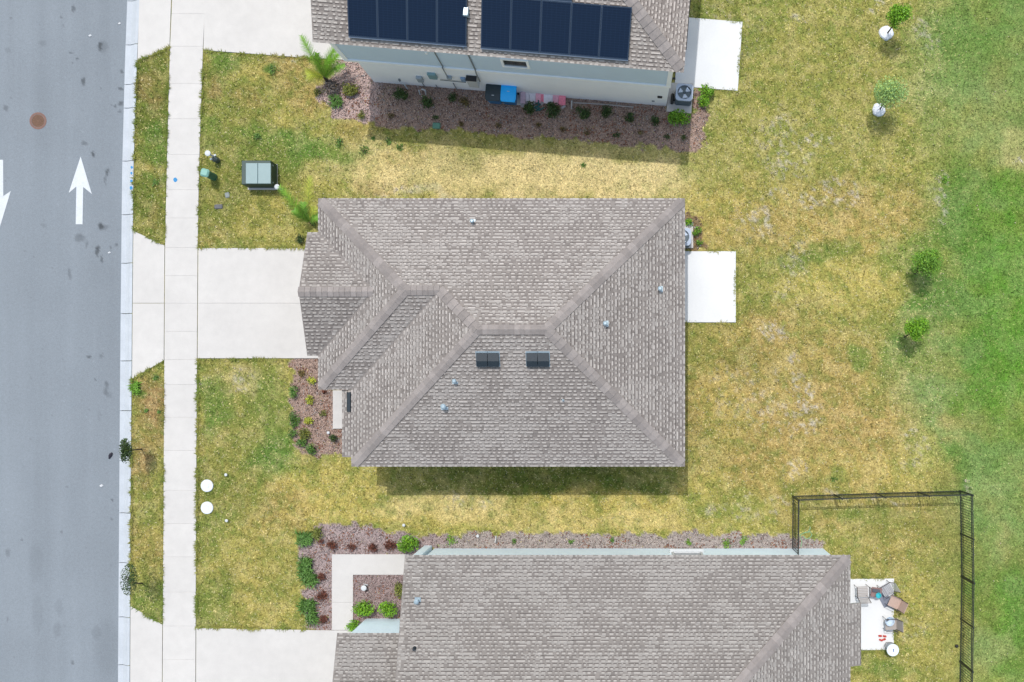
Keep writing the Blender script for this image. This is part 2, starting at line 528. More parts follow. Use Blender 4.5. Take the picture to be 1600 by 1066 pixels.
gx, gy = axis(-60, 1660, 4.0, True), axis(-60, 1130, 4.0, True)
PX, PY = np.meshgrid(gx, gy)
px_, py_ = PX.ravel(), PY.ravel()
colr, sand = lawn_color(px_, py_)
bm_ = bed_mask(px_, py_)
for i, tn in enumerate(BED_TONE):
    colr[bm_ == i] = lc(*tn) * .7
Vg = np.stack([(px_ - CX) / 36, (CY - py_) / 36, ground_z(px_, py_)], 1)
nx, ny = len(gx), len(gy)
ii = (np.arange(ny - 1)[:, None] * nx + np.arange(nx - 1)[None, :]).ravel()
FQ = np.stack([ii, ii + nx, ii + nx + 1, ii + 1], 1)


def grass_mat(name, sheet):
    m = bpy.data.materials.new(name)
    m.use_nodes = True
    N, L = m.node_tree.nodes, m.node_tree.links
    b = N['Principled BSDF']
    b.inputs['Roughness'].default_value = .95
    b.inputs['Specular IOR Level'].default_value = .1
    a = N.new('ShaderNodeAttribute')
    a.attribute_name = 'col'
    cur = a.outputs['Color']
    if sheet:
        geo = N.new('ShaderNodeNewGeometry')
        for sc, amt in ((1.2, .06), (5, .16), (13, .30), (30, .34)):
            n = N.new('ShaderNodeTexNoise')
            n.inputs['Scale'].default_value = sc
            n.inputs['Detail'].default_value = 3
            n.inputs['Roughness'].default_value = .65
            n.inputs['Distortion'].default_value = .4
            L.new(geo.outputs['Position'], n.inputs['Vector'])
            mr = N.new('ShaderNodeMapRange')
            mr.inputs[1].default_value = .32
            mr.inputs[2].default_value = .68
            mr.inputs[3].default_value = 1 - amt
            mr.inputs[4].default_value = 1 + amt
            L.new(n.outputs[0], mr.inputs[0])
            v = N.new('ShaderNodeVectorMath')
            v.operation = 'SCALE'
            L.new(cur, v.inputs[0])
            L.new(mr.outputs[0], v.inputs['Scale'])
            cur = v.outputs[0]
        n = N.new('ShaderNodeTexNoise')
        n.inputs['Scale'].default_value = 30
        n.inputs['Detail'].default_value = 4
        L.new(geo.outputs['Position'], n.inputs['Vector'])
        bm = N.new('ShaderNodeBump')
        bm.inputs['Strength'].default_value = .35
        bm.inputs['Distance'].default_value = .03
        L.new(n.outputs[0], bm.inputs['Height'])
        L.new(bm.outputs[0], b.inputs['Normal'])
    L.new(cur, b.inputs['Base Color'])
    return m


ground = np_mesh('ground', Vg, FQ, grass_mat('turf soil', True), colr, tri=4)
tag(ground, 'level yard ground with patchy green and straw coloured turf around the three houses', 'ground', kind='structure')

# grass blades
rs = np.random.RandomState(5)


def blades(n, x0, y0, x1, y1, lo, hi, wid, seed):
    rs = np.random.RandomState(seed)
    bx, by = rs.uniform(x0, x1, n), rs.uniform(y0, y1, n)
    ok = np.ones(n, bool)
    for p in SLABS + HOUSES:
        ok &= ~in_poly(bx, by, p)
    bd = bed_mask(bx, by)
    ok &= (bd < 0) | (rs.rand(n) < .03)
    bx, by = bx[ok], by[ok]
    n = len(bx)
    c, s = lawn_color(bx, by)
    X, Y, Z = (bx - CX) / 36, (CY - by) / 36, ground_z(bx, by)
    L_ = rs.uniform(lo, hi, n)
    W_ = rs.uniform(wid * .5, wid, n)
    an = rs.uniform(0, 2 * np.pi, n)
    up = rs.uniform(.15, .75, n)
    dx, dy = np.cos(an), np.sin(an)
    V = np.zeros((n, 3, 3))
    V[:, 0] = np.stack([X - dy * W_ / 2, Y + dx * W_ / 2, Z - .004], 1)
    V[:, 1] = np.stack([X + dy * W_ / 2, Y - dx * W_ / 2, Z - .004], 1)
    V[:, 2] = np.stack([X + dx * L_ * np.cos(up), Y + dy * L_ * np.cos(up), Z + L_ * np.sin(up)], 1)
    # tone of single blades: some straw, some green, some pale
    clump = (fbm(bx, by, .30, 131, 2)[:, None] - .5) * 1.7 + .5
    r = rs.rand(n, 1)
    dry = np.clip(r * 1.5 - .95 + (clump - .5) * 1.9, 0, .85)
    gr = np.clip(.42 - r * 1.3 - (clump - .5) * 1.7, 0, .75)
    far = np.clip((bx - 1430) / 90, 0, 1)[:, None]
    c = c * (1 - dry * (1 - .6 * far)) + (c * .35 + STRAW * .75) * dry * (1 - .6 * far)
    c = c * (1 - gr) + (c * .42 + GREEN * .3) * gr
    c = c * rs.uniform(.6, 1.4, (n, 1)) * np.clip(.68 + clump * .64, .5, 1.4)
    q = rs.rand(n, 1)
    c = np.where((q < .055) & (far < .5), lc(238, 226, 180) * rs.uniform(.75, 1.1, (n, 1)), c)
    c = np.where((q > .07) & (q < .13), c * .45, c)
    cc = np.repeat(c[:, None, :], 3, 1)
    return V.reshape(-1, 3), cc.reshape(-1, 3)


V1, C1 = blades(430000, -20, -20, 1620, 1090, .05, .12, .045, 7)


def fringe(edges, per_m, seed):
    """longer blades rooted along the edge of paving, hanging over it"""
    rs = np.random.RandomState(seed)
    bx, by = [], []
    for (x0, y0), (x1, y1), (ox, oy) in edges:
        m = int(math.hypot(x1 - x0, y1 - y0) / 36 * per_m)
        t = rs.rand(m)
        d = rs.uniform(.1, 1.3, m)
        bx.append(x0 + (x1 - x0) * t + ox * d)
        by.append(y0 + (y1 - y0) * t + oy * d)
    bx, by = np.concatenate(bx), np.concatenate(by)
    lump = fbm(bx, by, .09, seed + 40, 3)
    k = (rs.rand(len(bx)) < np.clip((lump - .42) * 4, .05, 1)) & (bed_mask(bx, by) < 0)
    for p in HOUSES: k &= ~in_poly(bx, by, p)
    bx, by, lump = bx[k], by[k], lump[k]
    n = len(bx)
    c, _ = lawn_color(bx, by)
    c = (c * .8 + MOSS_SHADE * .1 + GREEN * .15) * rs.uniform(.7, 1.35, (n, 1))
    X, Y = (bx - CX) / 36, (CY - by) / 36
    L_ = rs.uniform(.06, .15, n) * (.6 + lump)
    W_ = rs.uniform(.018, .04, n)
    an = rs.uniform(0, 2 * np.pi, n)
    dx, dy = np.cos(an), np.sin(an)
    V = np.zeros((n, 3, 3))
    V[:, 0] = np.stack([X - dy * W_ / 2, Y + dx * W_ / 2, np.full(n, .035)], 1)
    V[:, 1] = np.stack([X + dy * W_ / 2, Y - dx * W_ / 2, np.full(n, .035)], 1)
    V[:, 2] = np.stack([X + dx * L_, Y + dy * L_, .05 + L_ * .35], 1)
    return V.reshape(-1, 3), np.repeat(c[:, None], 3, 1).reshape(-1, 3)


def chain(pts, o):
    return [(p, q, o) for p, q in zip(pts[:-1], pts[1:])]


ED = []
for y0, y1 in ((96, 361), (592, 947)):
    ED += chain([(kr(y), y) for y in np.linspace(y0, y1, 5)], (1, 0))
for y0, y1 in ((74, 384), (563, 976)):
    ED += chain([(sl(y), y) for y in np.linspace(y0, y1, 5)], (-1, 0))
for y0, y1 in ((79, 388), (561, 981)):
    ED += chain([(sr(y), y) for y in np.linspace(y0, y1, 5)], (1, 0))
ED += [((kr(96), 96), (sl(74), 74), (.2, 1)), ((kr(361), 361), (sl(384), 384), (.3, -1)), ((kr(592), 592), (sl(563), 563), (.3, 1)), ((kr(947), 947), (sl(976), 976), (.3, -1)),
       ((sr(79), 79), (400, 85), (0, 1)), ((400, 85), (545, 94), (0, 1)), ((sr(388), 388), (478, 388), (0, -1)), ((sr(561), 561), (455, 561), (0, 1)), ((sr(981), 981), (480, 984), (0, -1)),
       ((1072, 393), (1149.5, 393), (0, -1)), ((1149.5, 393), (1149.5, 504), (1, 0)), ((1072, 504), (1149.5, 504), (0, 1)), ((1088, 29), (1160, 35), (0, -1)), ((1160, 35), (1152.5, 142), (1, 0)), ((1105, 139), (1152.5, 142.5), (0, 1)),
       ((1330, 905), (1396, 904), (0, -1)), ((1396, 904), (1396, 1015), (1, 0)), ((1340, 1016), (1396, 1015), (0, 1))]
V2, C2 = fringe(ED, 170, 19)
V1, C1 = np.concatenate([V1, V2]), np.concatenate([C1, C2])
nb = len(V1) // 3
grass = np_mesh('grass', V1, np.arange(nb * 3).reshape(-1, 3), grass_mat('grass blade', False), C1)
tag(grass, 'short patchy grass, straw yellow between the houses and lush green at the right', 'grass', kind='stuff')

# sand specks and pebbles shown in thin turf
rs = np.random.RandomState(17)
n = 260000
sx, sy = rs.uniform(300, 1620, n), rs.uniform(-10, 1080, n)
_, sw = lawn_color(sx, sy)
cl = np.clip((fbm(sx, sy, .13, 171, 3) - .47) * 6, 0, 1) * np.clip((fbm(sx, sy, .3, 172, 2) - .45) * 6, 0, 1) * 2
keep = (rs.rand(n) < sw * cl * 1.3) | (rs.rand(n) < .004 * (sx > 1050) + .001)
for p in SLABS + HOUSES:
    keep &= ~in_poly(sx, sy, p)
keep &= bed_mask(sx, sy) < 0
sx, sy = sx[keep], sy[keep]


def stones(sx, sy, size, cols, name, m, zoff=0., flat=.5, seed=1):
    n = len(sx)
    rs = np.random.RandomState(seed)
    base = np.array([(1, 0, 0), (.3, .9, 0), (-.8, .55, 0), (-.75, -.6, 0), (.35, -.95, 0), (.05, .02, 1), (0, 0, -.6)], float)
    tri = []
    for k in range(5):
        tri += [(k, (k + 1) % 5, 5), ((k + 1) % 5, k, 6)]
    tri = np.array(tri)
    sc = rs.uniform(size[0], size[1], (n, 1, 1)) * rs.uniform(.6, 1.2, (n, 7, 1))
    P = base[None] * sc
    P[:, :, 1] *= rs.uniform(.5, 1., (n, 1))
    P[:, :, 2] *= flat
    a = rs.uniform(0, 2 * np.pi, n)
    ca, sa = np.cos(a)[:, None], np.sin(a)[:, None]
    x = P[:, :, 0] * ca - P[:, :, 1] * sa
    y = P[:, :, 0] * sa + P[:, :, 1] * ca
    P[:, :, 0], P[:, :, 1] = x, y
    P[:, :, 0] += ((sx - CX) / 36)[:, None]
    P[:, :, 1] += ((CY - sy) / 36)[:, None]
    P[:, :, 2] += (ground_z(sx, sy) + zoff + rs.uniform(0, .012, n))[:, None]
    FV = (tri[None] + (np.arange(n) * 7)[:, None, None]).reshape(-1, 3)
    C = np.repeat(cols[:, None, :], 7, 1).reshape(-1, 3)
    return np_mesh(name, P.reshape(-1, 3), FV, m, C)


stone_m = mat('loose stone', (0, 0, 0), rough=.9, attr=True, spec=.2)
sc_ = lc(255, 236, 208)[None] * np.random.RandomState(2).uniform(.75, 1.12, (len(sx), 1))
o = stones(sx, sy, (.012, .032), sc_, 'sand_specks', stone_m, .03, .2, 3)
tag(o, 'pale sand and pebbles showing through thin patches of the back yard turf', 'sand', kind='stuff')

# gravel of the planting beds
n = 150000
rs = np.random.RandomState(23)
qx, qy = rs.uniform(440, 1300, n), rs.uniform(85, 990, n)
bd = bed_mask(qx, qy)
keep = bd >= 0
for p in SLABS:
    keep &= ~in_poly(qx, qy, p)
qx, qy, bd = qx[keep], qy[keep], bd[keep]
tones = np.array([lc(*t) for t in BED_TONE])[bd]
r = rs.rand(len(qx), 1)
ton = tones * rs.uniform(.5, 1.4, (len(qx), 1))
ton = np.where(r < .16, lc(226, 212, 206) * rs.uniform(.6, 1.1, (len(qx), 1)), ton)
ton = np.where((r > .16) & (r < .30), lc(168, 136, 128) * rs.uniform(.5, 1.1, (len(qx), 1)), ton)
rust = (fbm(qx, qy, .05, 211, 2) > .6)[:, None] & (rs.rand(len(qx), 1) < .4)
ton = np.where(rust, lc(196, 138, 112) * rs.uniform(.6, 1.1, (len(qx), 1)), ton)
o = stones(qx, qy, (.02, .05), ton, 'gravel', stone_m, .012, .6, 5)
tag(o, 'pinkish brown gravel filling the planting beds along the house walls', 'gravel', kind='stuff')

# ------------------------------------------------------------------ road
road_poly_x = lambda y: np.interp(y, KY, KL)
ry = np.arange(-90, 1160, 2.2)
rt = np.linspace(0, 1, 105)
RY, RT = np.meshgrid(ry, rt, indexing='ij')
RX = -30 + (np.interp(RY, KY, KL) + 2 + 30) * RT
rp, rq = RX.ravel(), RY.ravel()
rc = np.ones((len(rp), 3)) * lc(152, 160, 167)
lane = fbm(rp * 3, rq * .15, .02, 301, 3)[:, None]
rc *= .93 + lane * .14
rc *= (1 - .07 * np.exp(-((rp - 160) / 22) ** 2) - .05 * np.exp(-((rp - 60) / 18) ** 2))[:, None]
g1 = fbm(rp, rq, .012, 311, 4)[:, None]
rc *= .93 + g1 * .14
lower = np.clip((rq - 500) / 500, 0, 1)[:, None]
rc = rc * (1 + .03 * lower)
STAINS = [(112, 12, 3, 5, .6), (154, 71, 3, 7, .7), (158, 72, 8, 9, .3), (64, 66, 6, 5, .2), (128, 126, 3, 6, .7), (143, 240, 2.6, 5.5, .8), (130, 224, 4, 3.5, .45), (166, 266, 3.5, 3, .6), (165, 271, 2.5, 5, .7), (163, 282, 1.5, 8, .45), (109, 81, 4, 1.5, .6), (120, 90, 2, 1.6, .7), (111, 96, 1.5, 1.5, .5), (189, 111, 2.5, 2.2, .7), (187, 138, 3.5, 3, .7), (187, 161, 4, 3, .7), (177, 165, 2.4, 2, .6), (172, 162, 1.6, 1.6, .5), (185, 172, 2, 2, .5), (157, 138, 1.2, 1.2, .5), (6, 167, 4, 4, .45), (10, 77, 5, 4, .18), (16, 28, 2, 2, .45), (94, 26, 1.6, 1.6, .4), (97, 38, 1.5, 1.5, .4),
          (156, 353, 4.2, 4.6, .75), (160, 354, 7, 5, .35), (122, 371, 8, 6, .4), (124, 366, 3, 3, .3), (105, 373, 1.6, 1.6, .5), (133, 381, 2, 5, .4), (150, 392, 3, 8, .75), (152, 386, 2.5, 4, .5), (157, 404, 2.2, 6, .6), (171, 387, 2, 3, .5), (180, 382, 2, 3, .5), (107, 428, 2.5, 8, .4), (135, 466, 1.3, 1.3, .6), (80, 417, 1.4, 1.4, .4), (66, 352, 4, 3, .22), (137, 557, 4.5, 2.5, .65), (157, 556, 4.5, 3, .35), (147, 594, 1.6, 1.6, .5), (165, 601, 2.6, 4, .5), (163, 611, 4, 6, .4), (168, 618, 5, 5, .2), (153, 650, 2, 10, .15), (173, 781, 2, 1.6, .6), (173, 812, 1.8, 1.8, .5), (95, 832, 1.6, 1.6, .5), (32, 844, 2, 2, .5), (10, 865, 4, 6, .3), (79, 648, 1.2, 1.2, .5), (111, 1036, 2, 3, .5), (87, 985, 6, 12, .18), (90, 950, 6, 14, .14), (57, 960, 8, 30, .12), (165, 1010, 20, 40, .1), (148, 990, 8, 10, .15), (55, 880, 10, 30, .09), (8, 970, 1.5, 3, .4)]
jx = (vnoise(rp, rq, .35, 401) - .5) * 4
jy = (vnoise(rp, rq, .35, 402) - .5) * 4
for a, b, c, d, s in STAINS:
    w = np.clip(1.5 - (((rp + jx - a) / c) ** 2 + ((rq + jy - b) / d) ** 2), 0, 1) * s
    rc *= (1 - w * .75)[:, None]
rs = np.random.RandomState(77)
for k in range(140):
    a, b = rs.uniform(0, 185), rs.uniform(0, 1066)
    c = rs.uniform(.7, 1.5)
    w = np.clip(1.4 - (((rp - a) / c) ** 2 + ((rq - b) / c) ** 2), 0, 1) * rs.uniform(-.4, .5)
    rc *= (1 - w * .6)[:, None]
VR = np.stack([(rp - CX) / 36, (CY - rq) / 36, np.full(len(rp), -.10)], 1)
a_, b_ = RY.shape
ii = (np.arange(a_ - 1)[:, None] * b_ + np.arange(b_ - 1)[None, :]).ravel()
FR = np.stack([ii, ii + b_, ii + b_ + 1, ii + 1], 1)
asph = mat('worn asphalt', (0, 0, 0), rough=.92, attr=True, noise=[(32, .15, 3), (9, .05, 3), (90, .15, 2)], bump=(90, .4, .01))
# coarse strips carry the road on past the fine sheet
ex = np.array([[(-400, -2500), (kl(-400) - 30, -2500), (kl(-90) + 2, -90), (-400, -90)],
               [(-400, 1158), (kl(1160) + 2, 1158), (kl(1500) - 20, 3500), (-400, 3500)],
               [(-400, -90), (-30, -90), (-30, 1158), (-400, 1158)]], float)
k0 = len(VR)
extra = np.stack([(ex[..., 0].ravel() - CX) / 36, (CY - ex[..., 1].ravel()) / 36, np.full(12, -.10)], 1)
VR = np.concatenate([VR, extra])
FR = np.concatenate([FR, np.array([[k0 + 4 * q + 3, k0 + 4 * q + 2, k0 + 4 * q + 1, k0 + 4 * q] for q in range(3)])])
rc = np.concatenate([rc, np.ones((12, 3)) * lc(152, 160, 167)])
road = np_mesh('road', VR, FR, asph, rc, tri=4)
tag(road, 'grey asphalt road with white lane arrows and small oil stains', 'road', kind='structure')
OFF[road.name] = Vector((0, 0, 0))


def flat(name, pts, z, m, parent, th=.004):
    mb = MB()
    mb.prism([G(x, y).xy for x, y in pts], z, z + th)
    return mb.build(name, m, parent)


paint = mat('white road paint', alb(240, 244, 247), rough=.75, noise=[(25, .09, 4), (5, .05, 4)])
flat('arrow_marking', [(124, 244), (141.5, 302.5), (128, 291.5), (127, 350), (116.3, 350), (117.3, 291), (105.3, 301)], -.096, paint, road)
flat('arrow_marking', [(2.6, 249), (2.9, 306), (14.5, 298), (-3, 356), (-20, 298), (-8.6, 306), (-8.6, 249)], -.096, paint, road)

# kerb in cast lengths
conc = mat('pale concrete', alb(240, 235, 229, 1.74), rough=.85, noise=[(.45, .045, 5), (2.6, .035, 5), (26, .03, 4)], bump=(60, .15, .01), rand=.018)
conc_k = mat('kerb concrete', alb(222, 228, 234, 1.72), rough=.85, noise=[(2, .06, 5), (22, .05, 4)], bump=(60, .2, .01), rand=.02)
conc_w = mat('bright patio concrete', alb(250, 250, 249, 1.5), rough=.8, noise=[(.9, .03, 5), (12, .02, 4)], bump=(60, .1, .01))
gutter = mat('damp gutter stain', alb(176, 184, 190, 1.7), rough=.8, noise=[(5, .12, 5)])
ks = empty('kerb', (0, 0, 0))
tag(ks, 'low pale concrete kerb running beside the asphalt road', 'kerb', kind='structure')
cuts = [-300, -223, -146, -70, 0, 69, 131, 168, 251, 335, 411, 490, 564, 642, 720, 802, 880, 965, 1040, 1117, 1194, 1270]
for y0, y1 in zip(cuts[:-1], cuts[1:]):
    mb = MB()
    y0_, y1_ = y0 + .5, y1 - .5
    prof = [(0, -.094), (.35, -.112), (.62, -.035), (.8, .028), (1, .035)]
    n_ = 4
    vs, fs = [], []
    for k in range(n_ + 1):
        y = y0_ + (y1_ - y0_) * k / n_
        a, b = kl(y), kr(y)
        ring = [G(a + (b - a) * t, y).xy.to_tuple() + (z,) for t, z in prof]
        ring += [G(b, y).xy.to_tuple() + (-.2,), G(a, y).xy.to_tuple() + (-.2,)]
        vs += ring
    for k in range(n_):
        for i in range(7):
            j = (i + 1) % 7
            fs.append((k * 7 + i, k * 7 + 7 + i, k * 7 + 7 + j, k * 7 + j))
    fs += [tuple(range(7)), tuple(range(n_ * 7 + 6, n_ * 7 - 1, -1))]
    mb.add(vs, fs)
    mb.build('kerb_slab', conc_k, ks)


def slab(name, pts, top, m, parent, gap=.4, bev=.004):
    mb = MB()
    P = [G(x, y).xy for x, y in pts]
    mb.prism(P, top - .12, top, bev)
    return mb.build(name, m, parent)


def shrinky(y0, y1, g=.25):
    return y0 + g, y1 - g


sw_ = empty('sidewalk', (0, 0, 0))
tag(sw_, 'pale concrete sidewalk of square slabs parallel to the kerb', 'sidewalk', kind='structure')
sc_cuts = [-300, -246, -192, -138, -84, -32, 22, 73, 131, 186, 242, 297, 341, 387, 431, 474, 518, 562, 601, 652, 704, 766, 818, 870, 925, 978, 1030, 1082, 1134, 1186, 1240]
for y0, y1 in zip(sc_cuts[:-1], sc_cuts[1:]):
    a, b = shrinky(y0, y1, .06)
    slab('slab', [(sl(a) + .6, a), (sr(a) - .6, a), (sr(b) - .6, b), (sl(b) + .6, b)], .04, conc, sw_)
for k, (p, lab) in enumerate(zip(APRONS, ('north', 'middle', 'south'))):
    e = empty('driveway_apron', G((p[0][0] + p[2][0]) / 2, (p[0][1] + p[2][1]) / 2))
    tag(e, {'north': 'concrete driveway apron at the top edge of the picture between kerb and sidewalk', 'middle': 'concrete apron flaring to the kerb in front of the middle driveway', 'south': 'concrete driveway apron at the bottom edge between kerb and sidewalk'}[lab], 'apron', kind='structure')
    ym = {'north': -100, 'middle': 474, 'south': 1120}[lab]
    q = p
    up = [q[0], q[1], (sl(ym), ym - .3), (kr(ym), ym - .3)]
    dn = [(kr(ym), ym + .3), (sl(ym), ym + .3), q[2], q[3]]
    for pp in (up, dn):
        pp = [(pp[0][0] + .8, pp[0][1]), (pp[1][0] - .4, pp[1][1]), (pp[2][0] - .4, pp[2][1]), (pp[3][0] + .8, pp[3][1])]
        slab('slab', pp, .036, conc, e)


def drive(polys, label, at):
    e = empty('driveway', G(*at))
    tag(e, label, 'driveway', kind='structure')
    for p in polys:
        slab('slab', p, .045, conc, e)


drive([[(sr(388) + .5, 388), (505, 388), (505, 473.9), (sr(474) + .5, 473.9)], [(sr(474) + .5, 474.1), (505, 474.1), (505, 560), (sr(561) + .5, 560)]],
      'wide pale concrete driveway leading to the garage of the middle house', (400, 474))
drive([[(sr(-200) + .5, -200), (560, -200), (560, -70.1), (sr(-10) + .5, -70.1)],
       [(sr(0) + .5, -69.9), (561, -69.9), (557, 95), (470, 90.2), (400, 85), (sr(79) + .5, 79)]],
      'pale concrete driveway of the two storey house at the top edge', (420, 30))
drive([[(sr(981) + .5, 981.5), (519, 984.8), (562, 984.8), (562, 1100), (sr(1100) + .5, 1100)],
       [(sr(1101) + .5, 1100.3), (562, 1100.3), (562, 1250), (sr(1250) + .5, 1250)]],
      'pale concrete driveway at the bottom edge beside the south house', (420, 1040))
e = empty('walkway', G(536, 882))
tag(e, 'angled pale concrete walkway from the south driveway to the front door', 'path', kind='structure')
for p in ([(519, 866), (640, 866), (640, 898), (552, 898), (552, 941), (519, 941)], [(519, 941.2), (552, 941.2), (552, 984.2), (519, 984.2)]):
    slab('slab', p, .045, conc, e)
for p, lb in zip(PATIOS, ('bright white concrete patio slab behind the middle house', 'bright concrete patio slab behind the two storey house', 'concrete patio slab with garden furniture behind the south house')):
    cxp, cyp = sum(q[0] for q in p) / 4, sum(q[1] for q in p) / 4
    mb = MB()
    mb.prism([G(x, y).xy for x, y in p], -.08, .06, .01)
    o = build_top(mb, 'patio', conc_w, G(cxp, cyp))
    tag(o, lb, 'patio', kind='structure')
mb = MB(); mb.prism([G(x, y).xy for x, y in [(521, 610), (560, 610), (560, 670), (521, 670)]], -.08, .10, .01)
tag(build_top(mb, 'porch_slab', conc, G(527, 640)), 'narrow concrete porch slab at the front entry of the middle house', 'porch slab', kind='structure')
blue_paint = mat('survey paint', alb(70, 160, 220), rough=.8)
for x, y, r, p, z in ((206, 271, 1.8, ks, .032), (206, 283.5, 2.2, ks, .032), (205.6, 294, 2.6, ks, .032), (206.5, 262, 2, ks, .032), (274.6, 281.5, 3.4, sw_, .0405)):
    pts = [(x + r * math.cos(t) * random.Random(k).uniform(.75, 1.1), y + r * 1.1 * math.sin(t)) for k, t in enumerate(np.linspace(0, 2 * math.pi, 10)[:-1])]
    flat('paint_mark', pts, z, blue_paint, p, .004)

#HOUSES
# ------------------------------------------------------------------ roofs
shing = mat('asphalt shingle', (0, 0, 0), rough=.95, attr=True, noise=[(55, .09, 3), (2.2, .04, 3)], bump=(120, .4, .006), spec=.15)
cap_m = mat('ridge cap shingle', alb(172, 163, 158), rough=.95, noise=[(50, .1, 3), (7, .09, 3)], bump=(110, .4, .006), rand=.14, spec=.15)
white_trim = mat('white painted trim', alb(236, 240, 242), rough=.55, noise=[(6, .02, 3)])
soffit_m = mat('soffit', alb(225, 228, 228), rough=.8)


def clip_band(P, lo, hi):
    def cut(P, v, keep_above):
        out = []
        for i in range(len(P)):
            a, b = P[i], P[(i + 1) % len(P)]
            ia = (a[1] >= v - 1e-9) if keep_above else (a[1] <= v + 1e-9)
            ib = (b[1] >= v - 1e-9) if keep_above else (b[1] <= v + 1e-9)
            if ia: out.append(a)
            if ia != ib:
                t = (v - a[1]) / (b[1] - a[1])
                out.append((a[0] + (b[0] - a[0]) * t, v))
        return out
    P = cut(P, lo, True)
    return cut(P, hi, False) if len(P) > 2 else []


def intervals(pieces, v):
    iv = []
    for P in pieces:
        xs = []
        for i in range(len(P)):
            a, b = P[i], P[(i + 1) % len(P)]
            if (a[1] - v) * (b[1] - v) < 0:
                xs.append(a[0] + (b[0] - a[0]) * (v - a[1]) / (b[1] - a[1]))
        if len(xs) >= 2:
            iv.append([min(xs), max(xs)])
    iv.sort()
    out = []
    for a in iv:
        if out and a[0] <= out[-1][1] + .01:
            out[-1][1] = max(out[-1][1], a[1])
        else:
            out.append(a)
    return out


